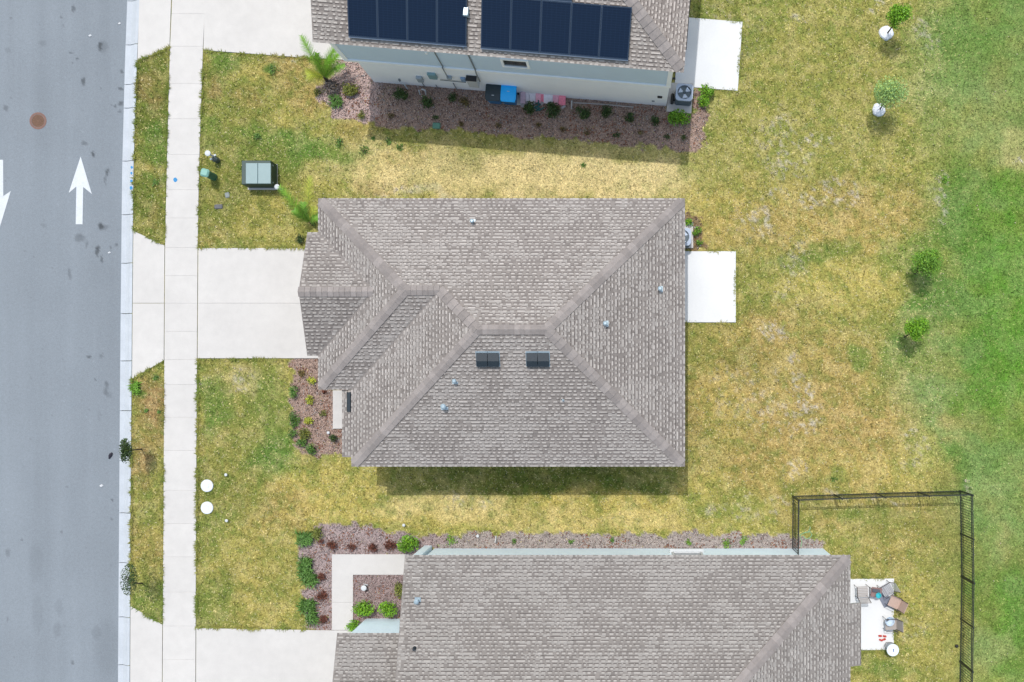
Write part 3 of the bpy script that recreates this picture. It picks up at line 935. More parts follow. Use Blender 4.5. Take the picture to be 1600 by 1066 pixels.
def shingle_plane(mb, deck, pieces, eave, seed, tone=1., warm=(1, 1, 1), contrast=1.):
    """pieces: convex 3D polygons of one roof plane; eave: point on the eave line (v = 0)"""
    E = .1435
    P0 = pieces[0]
    n = (Vector(P0[1]) - Vector(P0[0])).cross(Vector(P0[2]) - Vector(P0[0])).normalized()
    if n.z < 0: n = -n
    u = Vector((0, 0, 1)).cross(n).normalized()
    v = n.cross(u)
    O = Vector(eave)
    to2 = lambda p: ((Vector(p) - O).dot(u), (Vector(p) - O).dot(v))
    to3 = lambda a, b, c=0.: O + u * a + v * b + n * c
    P2 = [[to2(p) for p in P] for P in pieces]
    lo = min(p[1] for P in P2 for p in P)
    hi = max(p[1] for P in P2 for p in P)
    rnd = random.Random(seed)
    W = lambda c: tuple(float(c[i] * tone * warm[i] * (.935, .925, .905)[i]) for i in range(3))
    mid = np.array(lin((170, 162, 158))) / GAIN
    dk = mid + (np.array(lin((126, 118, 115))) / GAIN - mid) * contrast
    gp = np.array(lin((171, 163, 158))) / GAIN
    lt = mid + (np.array(lin((220, 212, 206))) / GAIN - mid) * contrast
    md = np.array(lin((192, 185, 180))) / GAIN
    k = math.floor(lo / E)
    lift = lambda t: .010 * (1 - t / E) + .001          # t: height within the course
    quad = lambda x0, x1, s0, s1, k, up, col: mb.add([to3(x0, s0, lift(s0 - k * E) + up), to3(x1, s0, lift(s0 - k * E) + up), to3(x1, s1, lift(s1 - k * E) + up), to3(x0, s1, lift(s1 - k * E) + up)], [(0, 1, 2, 3)], W(col))
    while k * E < hi:
        v0, v1 = max(k * E, lo), min(k * E + E, hi)
        if v1 - v0 > .004:
            for P in P2:
                q = clip_band(P, v0, v1)
                if len(q) > 2:
                    pts = [to3(a, b, lift(b - k * E)) for a, b in q]
                    mb.add(pts, [tuple(range(len(pts)))], W(gp))
                    bot = [p for p in q if abs(p[1] - v0) < 1e-6]
                    if len(bot) >= 2:
                        a0, a1 = min(p[0] for p in bot), max(p[0] for p in bot)
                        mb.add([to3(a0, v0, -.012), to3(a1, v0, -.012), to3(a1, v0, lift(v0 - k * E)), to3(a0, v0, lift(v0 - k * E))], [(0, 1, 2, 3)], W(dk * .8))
        b0 = k * E + .002
        top = k * E + E
        iA, iB = intervals(P2, b0 + .001), intervals(P2, min(top - .004, hi - .002))
        iC = intervals(P2, k * E - .04)
        for a0, a1 in iA:
            for c0, c1 in iB:
                x0, x1 = max(a0, c0), min(a1, c1)
                if x1 - x0 < .2: continue
                x = x0 + rnd.uniform(0, .1)
                while x < x1 - .04 and hi - b0 > .10:
                    cx3 = to3(x, b0)
                    zone = fbm(np.array([cx3.x * 36]), np.array([cx3.y * 36]), .03, 600 + seed, 3)[0]
                    r = rnd.random()
                    w = rnd.choice((.075, .09, .10, .12, .14, .16)) if r > .06 else rnd.uniform(.2, .36)
                    gap = rnd.choice((.08, .09, .10, .11, .14, .2))
                    w = min(w, x1 - x - .01)
                    b1 = b0 + rnd.uniform(.052, .068)
                    t = lt * rnd.uniform(.86, 1.06)
                    h = lift(b0 - k * E)
                    h1 = lift(b1 - k * E)
                    ta = [to3(x, b0, h + .008), to3(x + w, b0, h + .008), to3(x + w - .012, b1, h1 + .006), to3(x + .012, b1, h1 + .006),
                          to3(x, b0, h - .003), to3(x + w, b0, h - .003), to3(x + w, b1, h1 - .003), to3(x, b1, h1 - .003)]
                    mb.add(ta, [(0, 1, 2, 3), (4, 5, 1, 0), (5, 6, 2, 1), (7, 4, 0, 3)], W(t))
                    xe = min(x + w + gap, x1 - .005)
                    # granule blend around the tab: pale or dark
                    if rnd.random() < (.38 + (zone - .5) * 3.0):
                        c = W(md * rnd.uniform(.93, 1.05))
                        c = md * rnd.uniform(.93, 1.05)
                        lo_ = rnd.choice((.012, .012, .05, .075))
                        quad(x - .01, xe, k * E + lo_, top - .008, k, .0022, c)
                    elif rnd.random() < .3:
                        quad(x + w, xe, k * E + .006, top - .01, k, .0022, (dk * .3 + gp * .7) * rnd.uniform(.92, 1.05))
                    # tab butt's shadow painted on the course below, dark like printed granules
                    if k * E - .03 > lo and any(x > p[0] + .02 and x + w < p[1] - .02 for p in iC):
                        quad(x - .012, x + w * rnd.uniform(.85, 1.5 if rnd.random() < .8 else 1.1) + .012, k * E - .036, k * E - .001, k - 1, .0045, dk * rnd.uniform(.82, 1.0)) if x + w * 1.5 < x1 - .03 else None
                    x += w + gap
        k += 1
    for P in pieces:
        q = [Vector(p) - n * .10 for p in P]
        a = [Vector(p) - n * .002 for p in P]
        m = len(q)
        deck.add(a + q, [tuple(range(m)), tuple(range(2 * m - 1, m - 1, -1))] + [(i, m + i, m + (i + 1) % m, (i + 1) % m) for i in range(m)])
    return n


def caps(p0, p1, nA, nB, parent, w=.205, step=.30, seed=1):
    """bent cap shingles laid from the low end p0 to the high end p1, each an object sharing one mesh"""
    p0, p1 = Vector(p0), Vector(p1)
    d = (p1 - p0)
    d.normalize()
    if p1.z - p0.z > .3:
        p0 = p0 + d * .17
    L_ = (p1 - p0).length
    upn = (nA + nB).normalized()

    def side(n):
        s = n.cross(d).normalized()
        return s if s.z < 0 else -s
    a, b = side(nA), side(nB)
    n = max(1, round(L_ / step))
    st = L_ / n
    ln = st + .03
    vs = []
    for t, lift in ((0, .052), (ln, .030)):
        for off in (0., -.028):
            o = d * t + upn * (lift + off)
            vs += [o + a * w - nA * .0, o, o + b * w]
    fs = [(0, 1, 7, 6), (1, 2, 8, 7), (3, 9, 10, 4), (4, 10, 11, 5), (0, 3, 4, 1), (1, 4, 5, 2), (6, 7, 10, 9), (7, 8, 11, 10), (0, 6, 9, 3), (2, 5, 11, 8)]
    me = bpy.data.meshes.new('ridge_cap')
    me.from_pydata([tuple(x) for x in vs], [], fs)
    me.materials.append(cap_m)
    me.update()
    off = OFF[parent.name]
    for i in range(n):
        o = bpy.data.objects.new('ridge_cap', me)
        COL.objects.link(o)
        o.parent = parent
        o.location = p0 + d * (st * i) - off


metal_l = mat('galvanised vent metal', alb(186, 206, 216), rough=.35, metal=.3, noise=[(20, .06, 3)])
slate = mat('dark slate painted steel', alb(36, 50, 60), rough=.6, noise=[(14, .12, 3)])
black_m = mat('black plastic', (.012, .013, .014), rough=.6)


def vent_pipe(x, y, z, parent, s=1.):
    c = G(x, y, z)
    mb = MB()
    mb.box(c + Vector((0, 0, .02)), (.26 * s, .26 * s, .02))
    mb.lathe(c, [(.07 * s, .02), (.055 * s, .08), (.045 * s, .1), (.045 * s, .30 * s)], 12)
    mb.lathe(c + Vector((0, 0, .30 * s)), [(.09 * s, -.01), (.1 * s, .03), (.05 * s, .06)], 12)
    return mb.build('vent_pipe', metal_l, parent)


def walls(mb, foot, z0, z1):
    mb.prism(foot, z0, z1)


def rectw(x0, y0, x1, y1):
    return [(x0, y0), (x1, y0), (x1, y1), (x0, y1)]


glass = mat('window glass', (.03, .045, .05), rough=.08, spec=.8)


def window(parent, c, w, h, axis_, out, name='window', lites=True, fm=None):
    """axis_: unit vector along the wall, out: unit outward normal, c: centre on the wall face"""
    c, ax, on = Vector(c), Vector(axis_).normalized(), Vector(out).normalized()
    ang = math.atan2(ax.y, ax.x)
    fr = MB()
    t = .09
    for du, dz, ww, hh in ((0, h / 2, w + t, t), (0, -h / 2, w + t, t), (-w / 2, 0, t, h - t), (w / 2, 0, t, h - t)):
        fr.box(c + ax * du + Vector((0, 0, dz)) + on * .03, (ww, .08, hh), ang)
    if lites:
        fr.box(c + on * .025, (w - t, .05, .05), ang)
    f = fr.build(name, fm or white_trim, parent)
    g = MB()
    g.box(c + on * .012, (w - .05, .02, h - .05), ang)
    p = g.build('pane', glass, f)
    return f


# ================= middle house
e0, pt = 3.9, .40
Xa, Xd, Xe, Yn, Ys, Ys1, Xg = -11.90, -10.60, 2.46, 7.14, -3.36, -.35, -12.33
zf = lambda t: e0 + pt * t
hF = (Yn - Ys1) / 2
A1 = (Xa + hF, Yn - hF, zf(hF))
J = (Xd + hF, Yn - hF, zf(hF))
hM = (Yn - Ys) / 2
M1 = (Xd + hM, Yn - hM, zf(hM))
M2 = (Xe - hM, Yn - hM, zf(hM))
NW, NE, SE, SW = (Xa, Yn, e0), (Xe, Yn, e0), (Xe, Ys, e0), (Xd, Ys, e0)
FSW, V0 = (Xa, Ys1, e0), (Xd, Ys1, e0)
yr = Yn - hF
hG = 2.415
GP, GR = (Xg, yr, zf(hG)), (Xa + hG, yr, zf(hG))
house = empty('house', (-4.7, 1.9, 0), 'single storey house with hipped grey brown shingle roof and four dark box vents', 'house')
stucco = mat('cream stucco', alb(214, 210, 200), rough=.9, noise=[(1.5, .04, 4), (30, .03, 3)], bump=(50, .3, .01))
mb = MB()
mb.prism(rectw(Xd + .42, Ys + .42, Xe - .42, Yn - .42), 0, e0 - .06)
mb.prism(rectw(Xa + .42, Ys1 + .42, Xd + .419, Yn - .42), 0, e0 - .063)
mb.prism(rectw(Xg + .5, yr - hG + .35, Xa + .419, yr + hG - .35), 0, e0 - .066)
w_ = mb.build('wall', stucco, house)
mb = MB()
mb.add([(Xg + .5, yr - hG + .35, e0 - .066), (Xg + .5, yr + hG - .35, e0 - .066), (Xg + .5, yr, zf(hG) - .2), (Xa + .3, yr - hG + .35, e0 - .066), (Xa + .3, yr + hG - .35, e0 - .066), (Xa + .3, yr, zf(hG) - .2)],
       [(0, 2, 1), (3, 4, 5), (0, 3, 5, 2), (1, 2, 5, 4), (0, 1, 4, 3)])
mb.build('gable_wall', stucco, house)
gd = MB()
for k in range(4):
    gd.box((Xg + .49, yr, .33 + k * .6), (.06, 3.9, .58))
gdo = gd.build('garage_door', white_trim, house)
dr = MB(); dr.box((Xd + .40, -1.15, 1.12), (.06, .95, 2.1)); dr_ = dr.build('front_door', mat('front door', alb(96, 62, 48), rough=.5), house)
hn = MB(); hn.box((Xd + .35, -.85, 1.05), (.05, .04, .16)); hn.build('handle', metal_l, dr_)
window(house, (Xd + .42, -2.3, 1.6), 1.0, 1.3, (0, 1, 0), (-1, 0, 0))
for x in (-8.5, -4.5, -.5):
    window(house, (x, Yn - .42, 1.7), 1.1, 1.2, (1, 0, 0), (0, 1, 0))
    window(house, (x, Ys + .42, 1.7), 1.1, 1.2, (1, 0, 0), (0, -1, 0))
window(house, (Xe - .42, 3.9, 1.15), 2.3, 2.1, (0, 1, 0), (1, 0, 0))
window(house, (Xe - .42, .4, 1.7), 1.1, 1.2, (0, 1, 0), (1, 0, 0))
deck, sh = MB(), MB()
jn = (J[0], Yn, e0)
pl = {}
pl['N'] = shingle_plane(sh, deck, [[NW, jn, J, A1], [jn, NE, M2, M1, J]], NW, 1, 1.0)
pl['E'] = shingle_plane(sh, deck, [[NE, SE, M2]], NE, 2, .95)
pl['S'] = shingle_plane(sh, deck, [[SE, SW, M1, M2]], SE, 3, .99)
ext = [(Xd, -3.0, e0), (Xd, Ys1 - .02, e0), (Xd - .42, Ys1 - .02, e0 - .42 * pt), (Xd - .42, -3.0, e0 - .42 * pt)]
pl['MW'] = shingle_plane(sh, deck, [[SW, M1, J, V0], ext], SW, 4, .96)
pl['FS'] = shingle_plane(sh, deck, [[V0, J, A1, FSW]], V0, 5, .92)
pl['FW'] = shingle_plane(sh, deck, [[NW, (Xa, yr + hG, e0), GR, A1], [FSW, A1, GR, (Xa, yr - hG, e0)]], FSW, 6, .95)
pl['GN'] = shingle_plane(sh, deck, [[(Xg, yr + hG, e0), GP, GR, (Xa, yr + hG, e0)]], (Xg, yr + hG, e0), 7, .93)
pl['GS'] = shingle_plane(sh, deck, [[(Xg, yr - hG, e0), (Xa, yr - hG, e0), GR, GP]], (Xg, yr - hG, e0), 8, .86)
fascia = mat('drip edge', alb(190, 186, 182), rough=.6)
roof = deck.build('roof', fascia, house)
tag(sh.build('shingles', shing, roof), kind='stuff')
caps(NW, A1, pl['N'], pl['FW'], roof)
caps(FSW, A1, pl['FS'], pl['FW'], roof)
caps(J, A1, pl['N'], pl['FS'], roof, step=.2)
caps(M1, J, pl['N'], pl['MW'], roof)
caps(M1, M2, pl['N'], pl['S'], roof, step=.2)
caps(SW, M1, pl['MW'], pl['S'], roof)
caps(NE, M2, pl['N'], pl['E'], roof)
caps(SE, M2, pl['S'], pl['E'], roof)
caps(GR, GP, pl['GN'], pl['GS'], roof, step=.22)


def zs(y, pts):  # height of the south slope at pixel row y, by iteration
    z = 5.
    for _ in range(12):
        Y = (CY - y) * (H - z) / F
        z = zf(pts(Y))
    return z


def zx(x, pts):
    z = 5.
    for _ in range(12):
        X = (x - CX) * (H - z) / F
        z = zf(pts(X))
    return z


for x in (753.5, 771.5, 831.5, 849.5):
    z = zs(562, lambda Y: Y - Ys)
    c = G(x, 561, z)
    mb = MB()
    w, l = .205, .25
    tl = Matrix.Rotation(math.atan(pt), 3, 'X')
    prof = [(-l, .03), (-l, .17), (-.02, .19), (l, .08), (l, .03)]
    vs = [c + Vector((sx * w, 0, 0)) + tl @ Vector((0, a, b)) for sx in (-1, 1) for a, b in prof]
    mb.add(vs, [(0, 1, 2, 3, 4), (9, 8, 7, 6, 5), (0, 5, 6, 1), (1, 6, 7, 2), (2, 7, 8, 3), (3, 8, 9, 4)])
    o = mb.build('roof_vent', slate, roof)
    fl = MB()
    fl.box(c + tl @ Vector((0, .01, .022)), (w * 2 + .06, l * 2 + .1, .012), 0, tilt=tl)
    fl.build('vent_flashing', metal_l, roof)
    mb = MB(); mb.box(c + tl @ Vector((0, -l - .004, .095)), (w * 1.8, .01, .1), 0, tilt=tl); mb.build('louvre', black_m, roof)
for x, y, s, fn in ((739, 347, .8, lambda: zs(347, lambda Y: Yn - Y)), (711.5, 595.5, .85, lambda: zs(596, lambda Y: Y - Ys)), (695, 635, 1.05, lambda: zs(635, lambda Y: Y - Ys)), (880, 625, .4, lambda: zs(625, lambda Y: Y - Ys)),
                    (1031, 452, .9, lambda: zx(1031, lambda X: Xe - X)), (946, 506, .9, lambda: zx(946, lambda X: Xe - X))):
    vent_pipe(x, y, fn() - .03, roof, s)
z = zx(546, lambda X: X - Xd)
mb = MB()
c = G(546, 628, z)
tl = Matrix.Rotation(-math.atan(pt), 3, 'Y')
prof = [(-.09, .0), (-.09, .05), (-.02, .09), (.09, .07), (.09, .0)]
vs = [c + tl @ Vector((a, sy_, b)) for sy_ in (-.38, .38) for a, b in prof]
mb.add(vs, [(0, 1, 2, 3, 4), (9, 8, 7, 6, 5), (0, 5, 6, 1), (1, 6, 7, 2), (2, 7, 8, 3), (3, 8, 9, 4)])
mb.build('valley_diverter', slate, roof)

# ================= north house (two storeys)
th = R(-4.7)
P0 = Vector((1.92, 11.92, 0))
U = Vector((math.cos(th), math.sin(th), 0))      # to the east
Vv = Vector((-math.sin(th), math.cos(th), 0))     # to the north
n_house = empty('house', P0 - U * 6.4 + Vv * 5.4, 'two storey house with rooftop solar panels and grey and white side wall', 'house')
lf = lambda u, v, z: P0 + U * u + Vv * v + Vector((0, 0, z))
DEP = 10.8
wall_lo = mat('pale grey stucco', (.86, .87, .9), rough=.9, noise=[(.8, .03, 4), (30, .02, 3)], bump=(50, .25, .01))
wall_up = mat('blue grey siding', alb(182, 196, 208, .84), rough=.85, noise=[(.8, .03, 4)])
band_m = mat('belly band paint', (.9, .9, .9), rough=.6)


def lprism(mb, u0, v0, u1, v1, z0, z1):
    mb.prism([lf(a, b, 0).xy for a, b in ((u0, v0), (u1, v0), (u1, v1), (u0, v1))], z0, z1)


WL = -12.72
mb = MB(); lprism(mb, WL, 0, 0, DEP, 0, 2.62); mb.build('wall', wall_lo, n_house)
mb = MB(); lprism(mb, WL - .45, .0, .0, DEP, 2.78, 5.34); o = mb.build('wall', wall_up, n_house); tag(o, 'blue grey upper storey wall')
mb = MB(); lprism(mb, WL - .5, -.05, .05, DEP + .05, 2.6, 2.8)
lprism(mb, WL - .49, -.04, WL - .3, .12, 2.8, 5.34); lprism(mb, -.14, -.04, .045, .12, 2.8, 5.34)
mb.build('belly_band', band_m, n_house)
en, pn = 5.4, .42
EV, EE, EW = -.32, .42, WL - .83
mz = lambda t: en + pn * t
dep = DEP + .64
hm = dep / 2
a0 = lf(EW, EV, en); a1 = lf(EE, EV, en); a2 = lf(EE - hm, EV + hm, mz(hm)); a3 = lf(EW, EV + hm, mz(hm))
b0 = lf(EE, EV + dep, en); b1 = lf(EW, EV + dep, en)
deck, sh = MB(), MB()
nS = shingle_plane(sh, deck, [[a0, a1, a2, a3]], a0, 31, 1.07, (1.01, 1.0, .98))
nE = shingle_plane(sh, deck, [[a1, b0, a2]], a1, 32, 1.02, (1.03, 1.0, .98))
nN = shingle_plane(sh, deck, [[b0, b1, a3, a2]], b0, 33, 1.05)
fwh = mat('white fascia', (.88, .88, .88), rough=.5)
n_roof = deck.build('roof', fwh, n_house)
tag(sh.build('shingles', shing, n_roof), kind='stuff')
caps(a1, a2, nS, nE, n_roof, w=.24, step=.29)
caps(b0, a2, nN, nE, n_roof, w=.24, step=.29)
caps(a2, a3, nS, nN, n_roof)
gw = MB()
gw.add([lf(WL - .44, .05, 5.34), lf(WL - .44, DEP - .05, 5.34), lf(WL - .44, DEP / 2, mz(hm) - .25), lf(WL - .2, .05, 5.34), lf(WL - .2, DEP - .05, 5.34), lf(WL - .2, DEP / 2, mz(hm) - .25)], [(0, 1, 2), (3, 5, 4), (0, 2, 5, 3), (1, 4, 5, 2), (0, 3, 4, 1)])
gw.build('gable_wall', wall_up, n_house)
# roof surface point from pixel
sl_n = nS


def on_plane(px, py, p, n, off=0.):
    o = Vector((0, 0, H))
    d = G(px, py, 0) - o
    p = Vector(p) + n * off
    return o + d * ((p - o).dot(n) / d.dot(n))


pvm = bpy.data.materials.new('solar cell glass')
pvm.use_nodes = True
N_, L_ = pvm.node_tree.nodes, pvm.node_tree.links
pb = N_['Principled BSDF']
pb.inputs['Roughness'].default_value = .16
pb.inputs['Specular IOR Level'].default_value = .3
tc = N_.new('ShaderNodeTexCoord')
sep = N_.new('ShaderNodeSeparateXYZ')
L_.new(tc.outputs['Object'], sep.inputs[0])


def line(sock, per, wid):
    a = N_.new('ShaderNodeMath'); a.operation = 'DIVIDE'; a.inputs[1].default_value = per; L_.new(sock, a.inputs[0])
    b = N_.new('ShaderNodeMath'); b.operation = 'FRACT'; L_.new(a.outputs[0], b.inputs[0])
    c = N_.new('ShaderNodeMath'); c.operation = 'LESS_THAN'; c.inputs[1].default_value = wid; L_.new(b.outputs[0], c.inputs[0])
    return c.outputs[0]


mx = N_.new('ShaderNodeMath'); mx.operation = 'MAXIMUM'
L_.new(line(sep.outputs[0], .17, .05), mx.inputs[0])
L_.new(line(sep.outputs[1], .087, .12), mx.inputs[1])
rmp = N_.new('ShaderNodeMix'); rmp.data_type = 'RGBA'
rmp.inputs[6].default_value = (.0035, .011, .028, 1)
rmp.inputs[7].default_value = (.009, .021, .048, 1)
L_.new(mx.outputs[0], rmp.inputs[0])
L_.new(rmp.outputs[2], pb.inputs['Base Color'])
fr_m = mat('panel frame', (.035, .055, .085), rough=.35, metal=.5)
rail_m = mat('panel rail', alb(178, 190, 205), rough=.4, metal=.4)
up_n = nS
u_ = Vector((0, 0, 1)).cross(nS).normalized()
v_ = nS.cross(u_)


def solar(bl, npan, rows_above=0):
    """bl: pixel of the lower left corner; panels laid out in portrait to the east"""
    o = on_plane(bl[0], bl[1], a0, nS, .14)
    pw, ph = 1.104, 1.83
    M3 = Matrix((u_, v_, nS)).transposed()
    for r in range(rows_above + 1):
        cnt = npan[r]
        for i in range(cnt):
            c = o + u_ * (i * pw + pw / 2) + v_ * (r * (ph + .03) + ph / 2)
            me = solar.mesh
            if me is None:
                mb = MB()
                t = .022
                for cx_, cy_, a, b in ((0, ph / 2 - t, pw - .012, t * 2), (0, -ph / 2 + t, pw - .012, t * 2), (pw / 2 - t, 0, t * 1.6, ph - 4 * t), (-pw / 2 + t, 0, t * 1.6, ph - 4 * t)):
                    mb.box((cx_, cy_, 0), (a, b, .04))
                f = mb.build('solar_panel', fr_m)
                solar.mesh = f.data
                g = MB(); g.box((0, 0, .004), (pw - 3.2 * t, ph - 4.2 * t, .024)); gl = g.build('cell_glass', pvm)
                solar.glass = gl.data
            else:
                f = bpy.data.objects.new('solar_panel', solar.mesh); COL.objects.link(f)
                gl = bpy.data.objects.new('cell_glass', solar.glass); COL.objects.link(gl)
            f.parent = n_house
            f.matrix_local = Matrix.Translation(c - OFF[n_house.name]) @ M3.to_4x4()
            gl.parent = f
    mb = MB()
    for r in range(rows_above + 1):
        L = npan[r] * pw
        for k in (0., ph * .98):
            cc = o + u_ * L / 2 + v_ * (r * (ph + .03) + k - .02) - nS * .04
            R3 = M3
            vs = [cc + R3 @ Vector((a * L / 2, b * .02, e * .03)) for e in (-1, 1) for a, b in ((-1, -1), (1, -1), (1, 1), (-1, 1))]
            mb.add(vs, [(3, 2, 1, 0), (4, 5, 6, 7), (0, 1, 5, 4), (1, 2, 6, 5), (2, 3, 7, 6), (3, 0, 4, 7)])
    mb.build('mounting_rail', rail_m, n_house)


solar.mesh = None
solar((544.5, 57), [4, 4], 1)
solar((751, 75), [5, 3], 1)
vp = on_plane(729, 21, a0, nS, 0)
c = vp
mb = MB(); mb.rbox(c + Vector((0, 0, .12)), (.2, .34, .2), .03, rz=th); mb.build('junction_box', metal_l, n_roof)
mb = MB(); mb.tube([on_plane(723, 22, a0, nS, .03), on_plane(724, 50, a0, nS, .03), on_plane(724, 76, a0, nS, .03)], .02, 6); mb.build('conduit', rail_m, n_roof)
# wall window, conduits and service boxes
SO = -Vv
wv = lambda px, py, off=0.: None


def on_wall(px, py, off=.0):
    """point on the lower south wall plane seen at this pixel"""
    o = Vector((0, 0, H))
    d = G(px, py, 0) - o
    p = P0 + SO * off
    return o + d * ((p - o).dot(SO) / d.dot(SO))


wc = (on_wall(785, 94) + on_wall(824, 99)) / 2
f = window(n_house, (wc.x, wc.y, wc.z - .1), 1.0, .8, U, SO, fm=band_m, lites=False)
gm = mat('grey pvc conduit', alb(150, 156, 160), rough=.6)
mb = MB(); t = on_wall(679, 80, .03); b = on_wall(700, 119, .03); mb.tube([(b.x, b.y, t.z), (b.x, b.y, 2.84), b + SO * .06 + Vector((0, 0, 1.2)), b + SO * .06], .022, 6); mb.build('conduit', gm, n_house)
b = on_wall(750, 125, .03)
mb = MB(); mb.tube([(b.x, b.y, 5.2), (b.x, b.y, 2.84), b + SO * .06 + Vector((0, 0, .9)), b + SO * .06], .028, 6); mb.build('conduit', gm, n_house)
mb = MB(); mb.tube([on_wall(688, 125, .05), on_wall(728, 129, .05)], .02, 6); mb.build('conduit', gm, n_house)
box_g = mat('utility box grey', alb(186, 200, 210), rough=.5)
box_t = mat('utility box teal grey', alb(150, 190, 198), rough=.5)


def wbox(px, py, w, h, d, m, name, lab=None, par=n_house):
    c = on_wall(px, py, d / 2)
    mb = MB(); mb.rbox((0, 0, 0), (w, h, d), .015)
    mb.v = [tuple(c + U * x + SO * z + Vector((0, 0, y))) for x, y, z in mb.v]
    o = mb.build(name, m, par)
    if lab: tag(o, lab)
    return o


wbox(656, 124, .24, .5, .13, box_g, 'service_box')
wbox(675.5, 119, .34, .55, .12, box_t, 'meter_box', 'teal grey meter box')
wbox(702, 121.5, .2, .2, .12, box_g, 'service_box')
wbox(724, 124.5, .2, .35, .1, mat('label blue box', alb(160, 190, 222), rough=.5), 'service_box', 'pale blue service box')
o = wbox(739, 128, .42, .85, .22, mat('white inverter case', alb(236, 238, 240), rough=.4), 'inverter', 'white inverter with black top')
c = on_wall(739, 128, .11)
mb = MB(); mb.box(c + Vector((0, 0, .45)), (.44, .25, .03), th); mb.build('inverter_lid', black_m, o)
wbox(624, 125.5, .07, .22, .07, gm, 'hose_bib'); wbox(666, 82, .09, .2, .1, band_m, 'exhaust_vent'); wbox(1031, 152, .2, .15, .06, black_m, 'wall_vent'); wbox(1034, 135, .1, .1, .06, band_m, 'wall_light'); wbox(1020.5, 158.5, .12, .08, .04, gm, 'hose_bib')
for x0, y0, x1, y1 in ((658.5, 128, 661, 134), (681, 133, 682, 137), (708, 130, 717, 143)):
    mb = MB(); a = on_wall(x0, y0, .04); mb.tube([a, Vector((a.x, a.y, .0))], .018, 6); mb.build('conduit', gm, n_house)
# awning strip, east side window and garage
ax = lf(.03, 3.2, 2.75)
mb = MB(); mb.box(lf(.40, 2.75, 2.5), (.34, 2.3, .10), th); mb.build('awning', mat('dark brown awning cassette', alb(92, 88, 86), rough=.6, noise=[(9, .15, 4)]), n_house)
mb = MB(); mb.box(lf(.13, 2.75, 2.44), (.26, 2.1, .08), th); mb.build('awning_bracket', gm, n_house)
window(n_house, lf(0, 2.9, 1.15), 2.2, 2.1, Vv, U)
window(n_house, lf(.0, 2.9, 4.2), 1.3, 1.1, Vv, U, fm=band_m)
gd = MB()
for k in range(4):
    gd.box(lf(WL - .02, 4.4, .33 + k * .55), (.06, 4.6, .53), th)
gd.build('garage_door', white_trim, n_house)
wbox(1053, 123, .12, .1, .06, black_m, 'wall_light')

# ================= south house
es, ps = 3.25, .34
YnS, XeS, XwS = -6.95, 9.10, -8.66
s_house = empty('house', (0, -12, 0), 'single storey house at the bottom edge with pale blue walls', 'house')
blue_w = mat('pale blue stucco', alb(205, 221, 243, .88), rough=.9, noise=[(1.2, .03, 4), (28, .02, 3)], bump=(50, .25, .01))
ds = 9.6
hs = ds / 2
zz = lambda t: es + ps * t
c0 = (XwS, YnS, es); c1 = (XeS, YnS - .1, es); c2 = (XeS - hs, YnS - hs, zz(hs)); c3 = (XwS, YnS - hs, zz(hs))
c0 = (XwS, YnS, es); c1 = (XeS, YnS, es)
d0, d1 = (XwS, YnS - ds, es), (XeS, YnS - ds, es)
mb = MB(); mb.prism(rectw(-8.14, YnS - ds + .3, 8.72, -7.28), 0, es - .06)
mb.prism(rectw(-11.1, -18.5, -8.139, -10.32), 0, es - .063)
mb.build('wall', blue_w, s_house)
mb = MB(); mb.rbox((-8.42, -7.33, 1.55), (.36, .36, 3.1), .02); mb.build('porch_column', blue_w, s_house)
mb = MB(); mb.box((-8.42, -7.33, 3.05), (.3, .3, .24)); mb.box((-8.40, -8.6, 3.06), (.3, 2.3, .24)); mb.build('porch_beam', white_trim, s_house)
deck, sh = MB(), MB()
WS = (.985, 1.0, 1.0)
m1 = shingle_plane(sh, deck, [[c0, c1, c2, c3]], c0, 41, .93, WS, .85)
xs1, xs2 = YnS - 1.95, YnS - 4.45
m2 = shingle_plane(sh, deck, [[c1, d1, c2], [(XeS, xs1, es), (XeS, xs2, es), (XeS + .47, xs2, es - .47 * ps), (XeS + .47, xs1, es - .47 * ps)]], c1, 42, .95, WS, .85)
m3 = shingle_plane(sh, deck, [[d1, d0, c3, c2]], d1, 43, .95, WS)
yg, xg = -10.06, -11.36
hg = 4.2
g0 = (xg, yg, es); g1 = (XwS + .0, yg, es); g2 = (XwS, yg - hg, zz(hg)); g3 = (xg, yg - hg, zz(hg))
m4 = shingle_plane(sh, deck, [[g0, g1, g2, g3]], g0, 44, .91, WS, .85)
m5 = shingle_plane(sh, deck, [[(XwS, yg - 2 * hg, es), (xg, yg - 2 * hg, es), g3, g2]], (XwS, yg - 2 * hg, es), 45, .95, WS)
s_roof = deck.build('roof', mat('grey drip edge', alb(186, 186, 186), rough=.6), s_house)
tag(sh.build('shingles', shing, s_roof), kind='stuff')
caps(c1, c2, m1, m2, s_roof, w=.23, step=.3)
caps(d1, c2, m3, m2, s_roof)
caps(c2, c3, m1, m3, s_roof)
caps(g2, g3, m4, m5, s_roof)
gw = MB()
for xx, ya, yb, top in ((-8.5, -7.3, YnS - ds + .3, zz(hs) - .2), (-11.15, yg - .3, yg - 2 * hg + .3, zz(hg) - .2)):
    ym = (ya + yb) / 2
    gw.add([(xx, ya, es - .06), (xx, yb, es - .06), (xx, ym, top), (xx + .2, ya, es - .06), (xx + .2, yb, es - .06), (xx + .2, ym, top)], [(0, 1, 2), (3, 5, 4), (0, 2, 5, 3), (1, 4, 5, 2), (0, 3, 4, 1)])
gw.build('gable_wall', blue_w, s_house)
sp = lambda px, py, off=0.: on_plane(px, py, c0, m1, off)
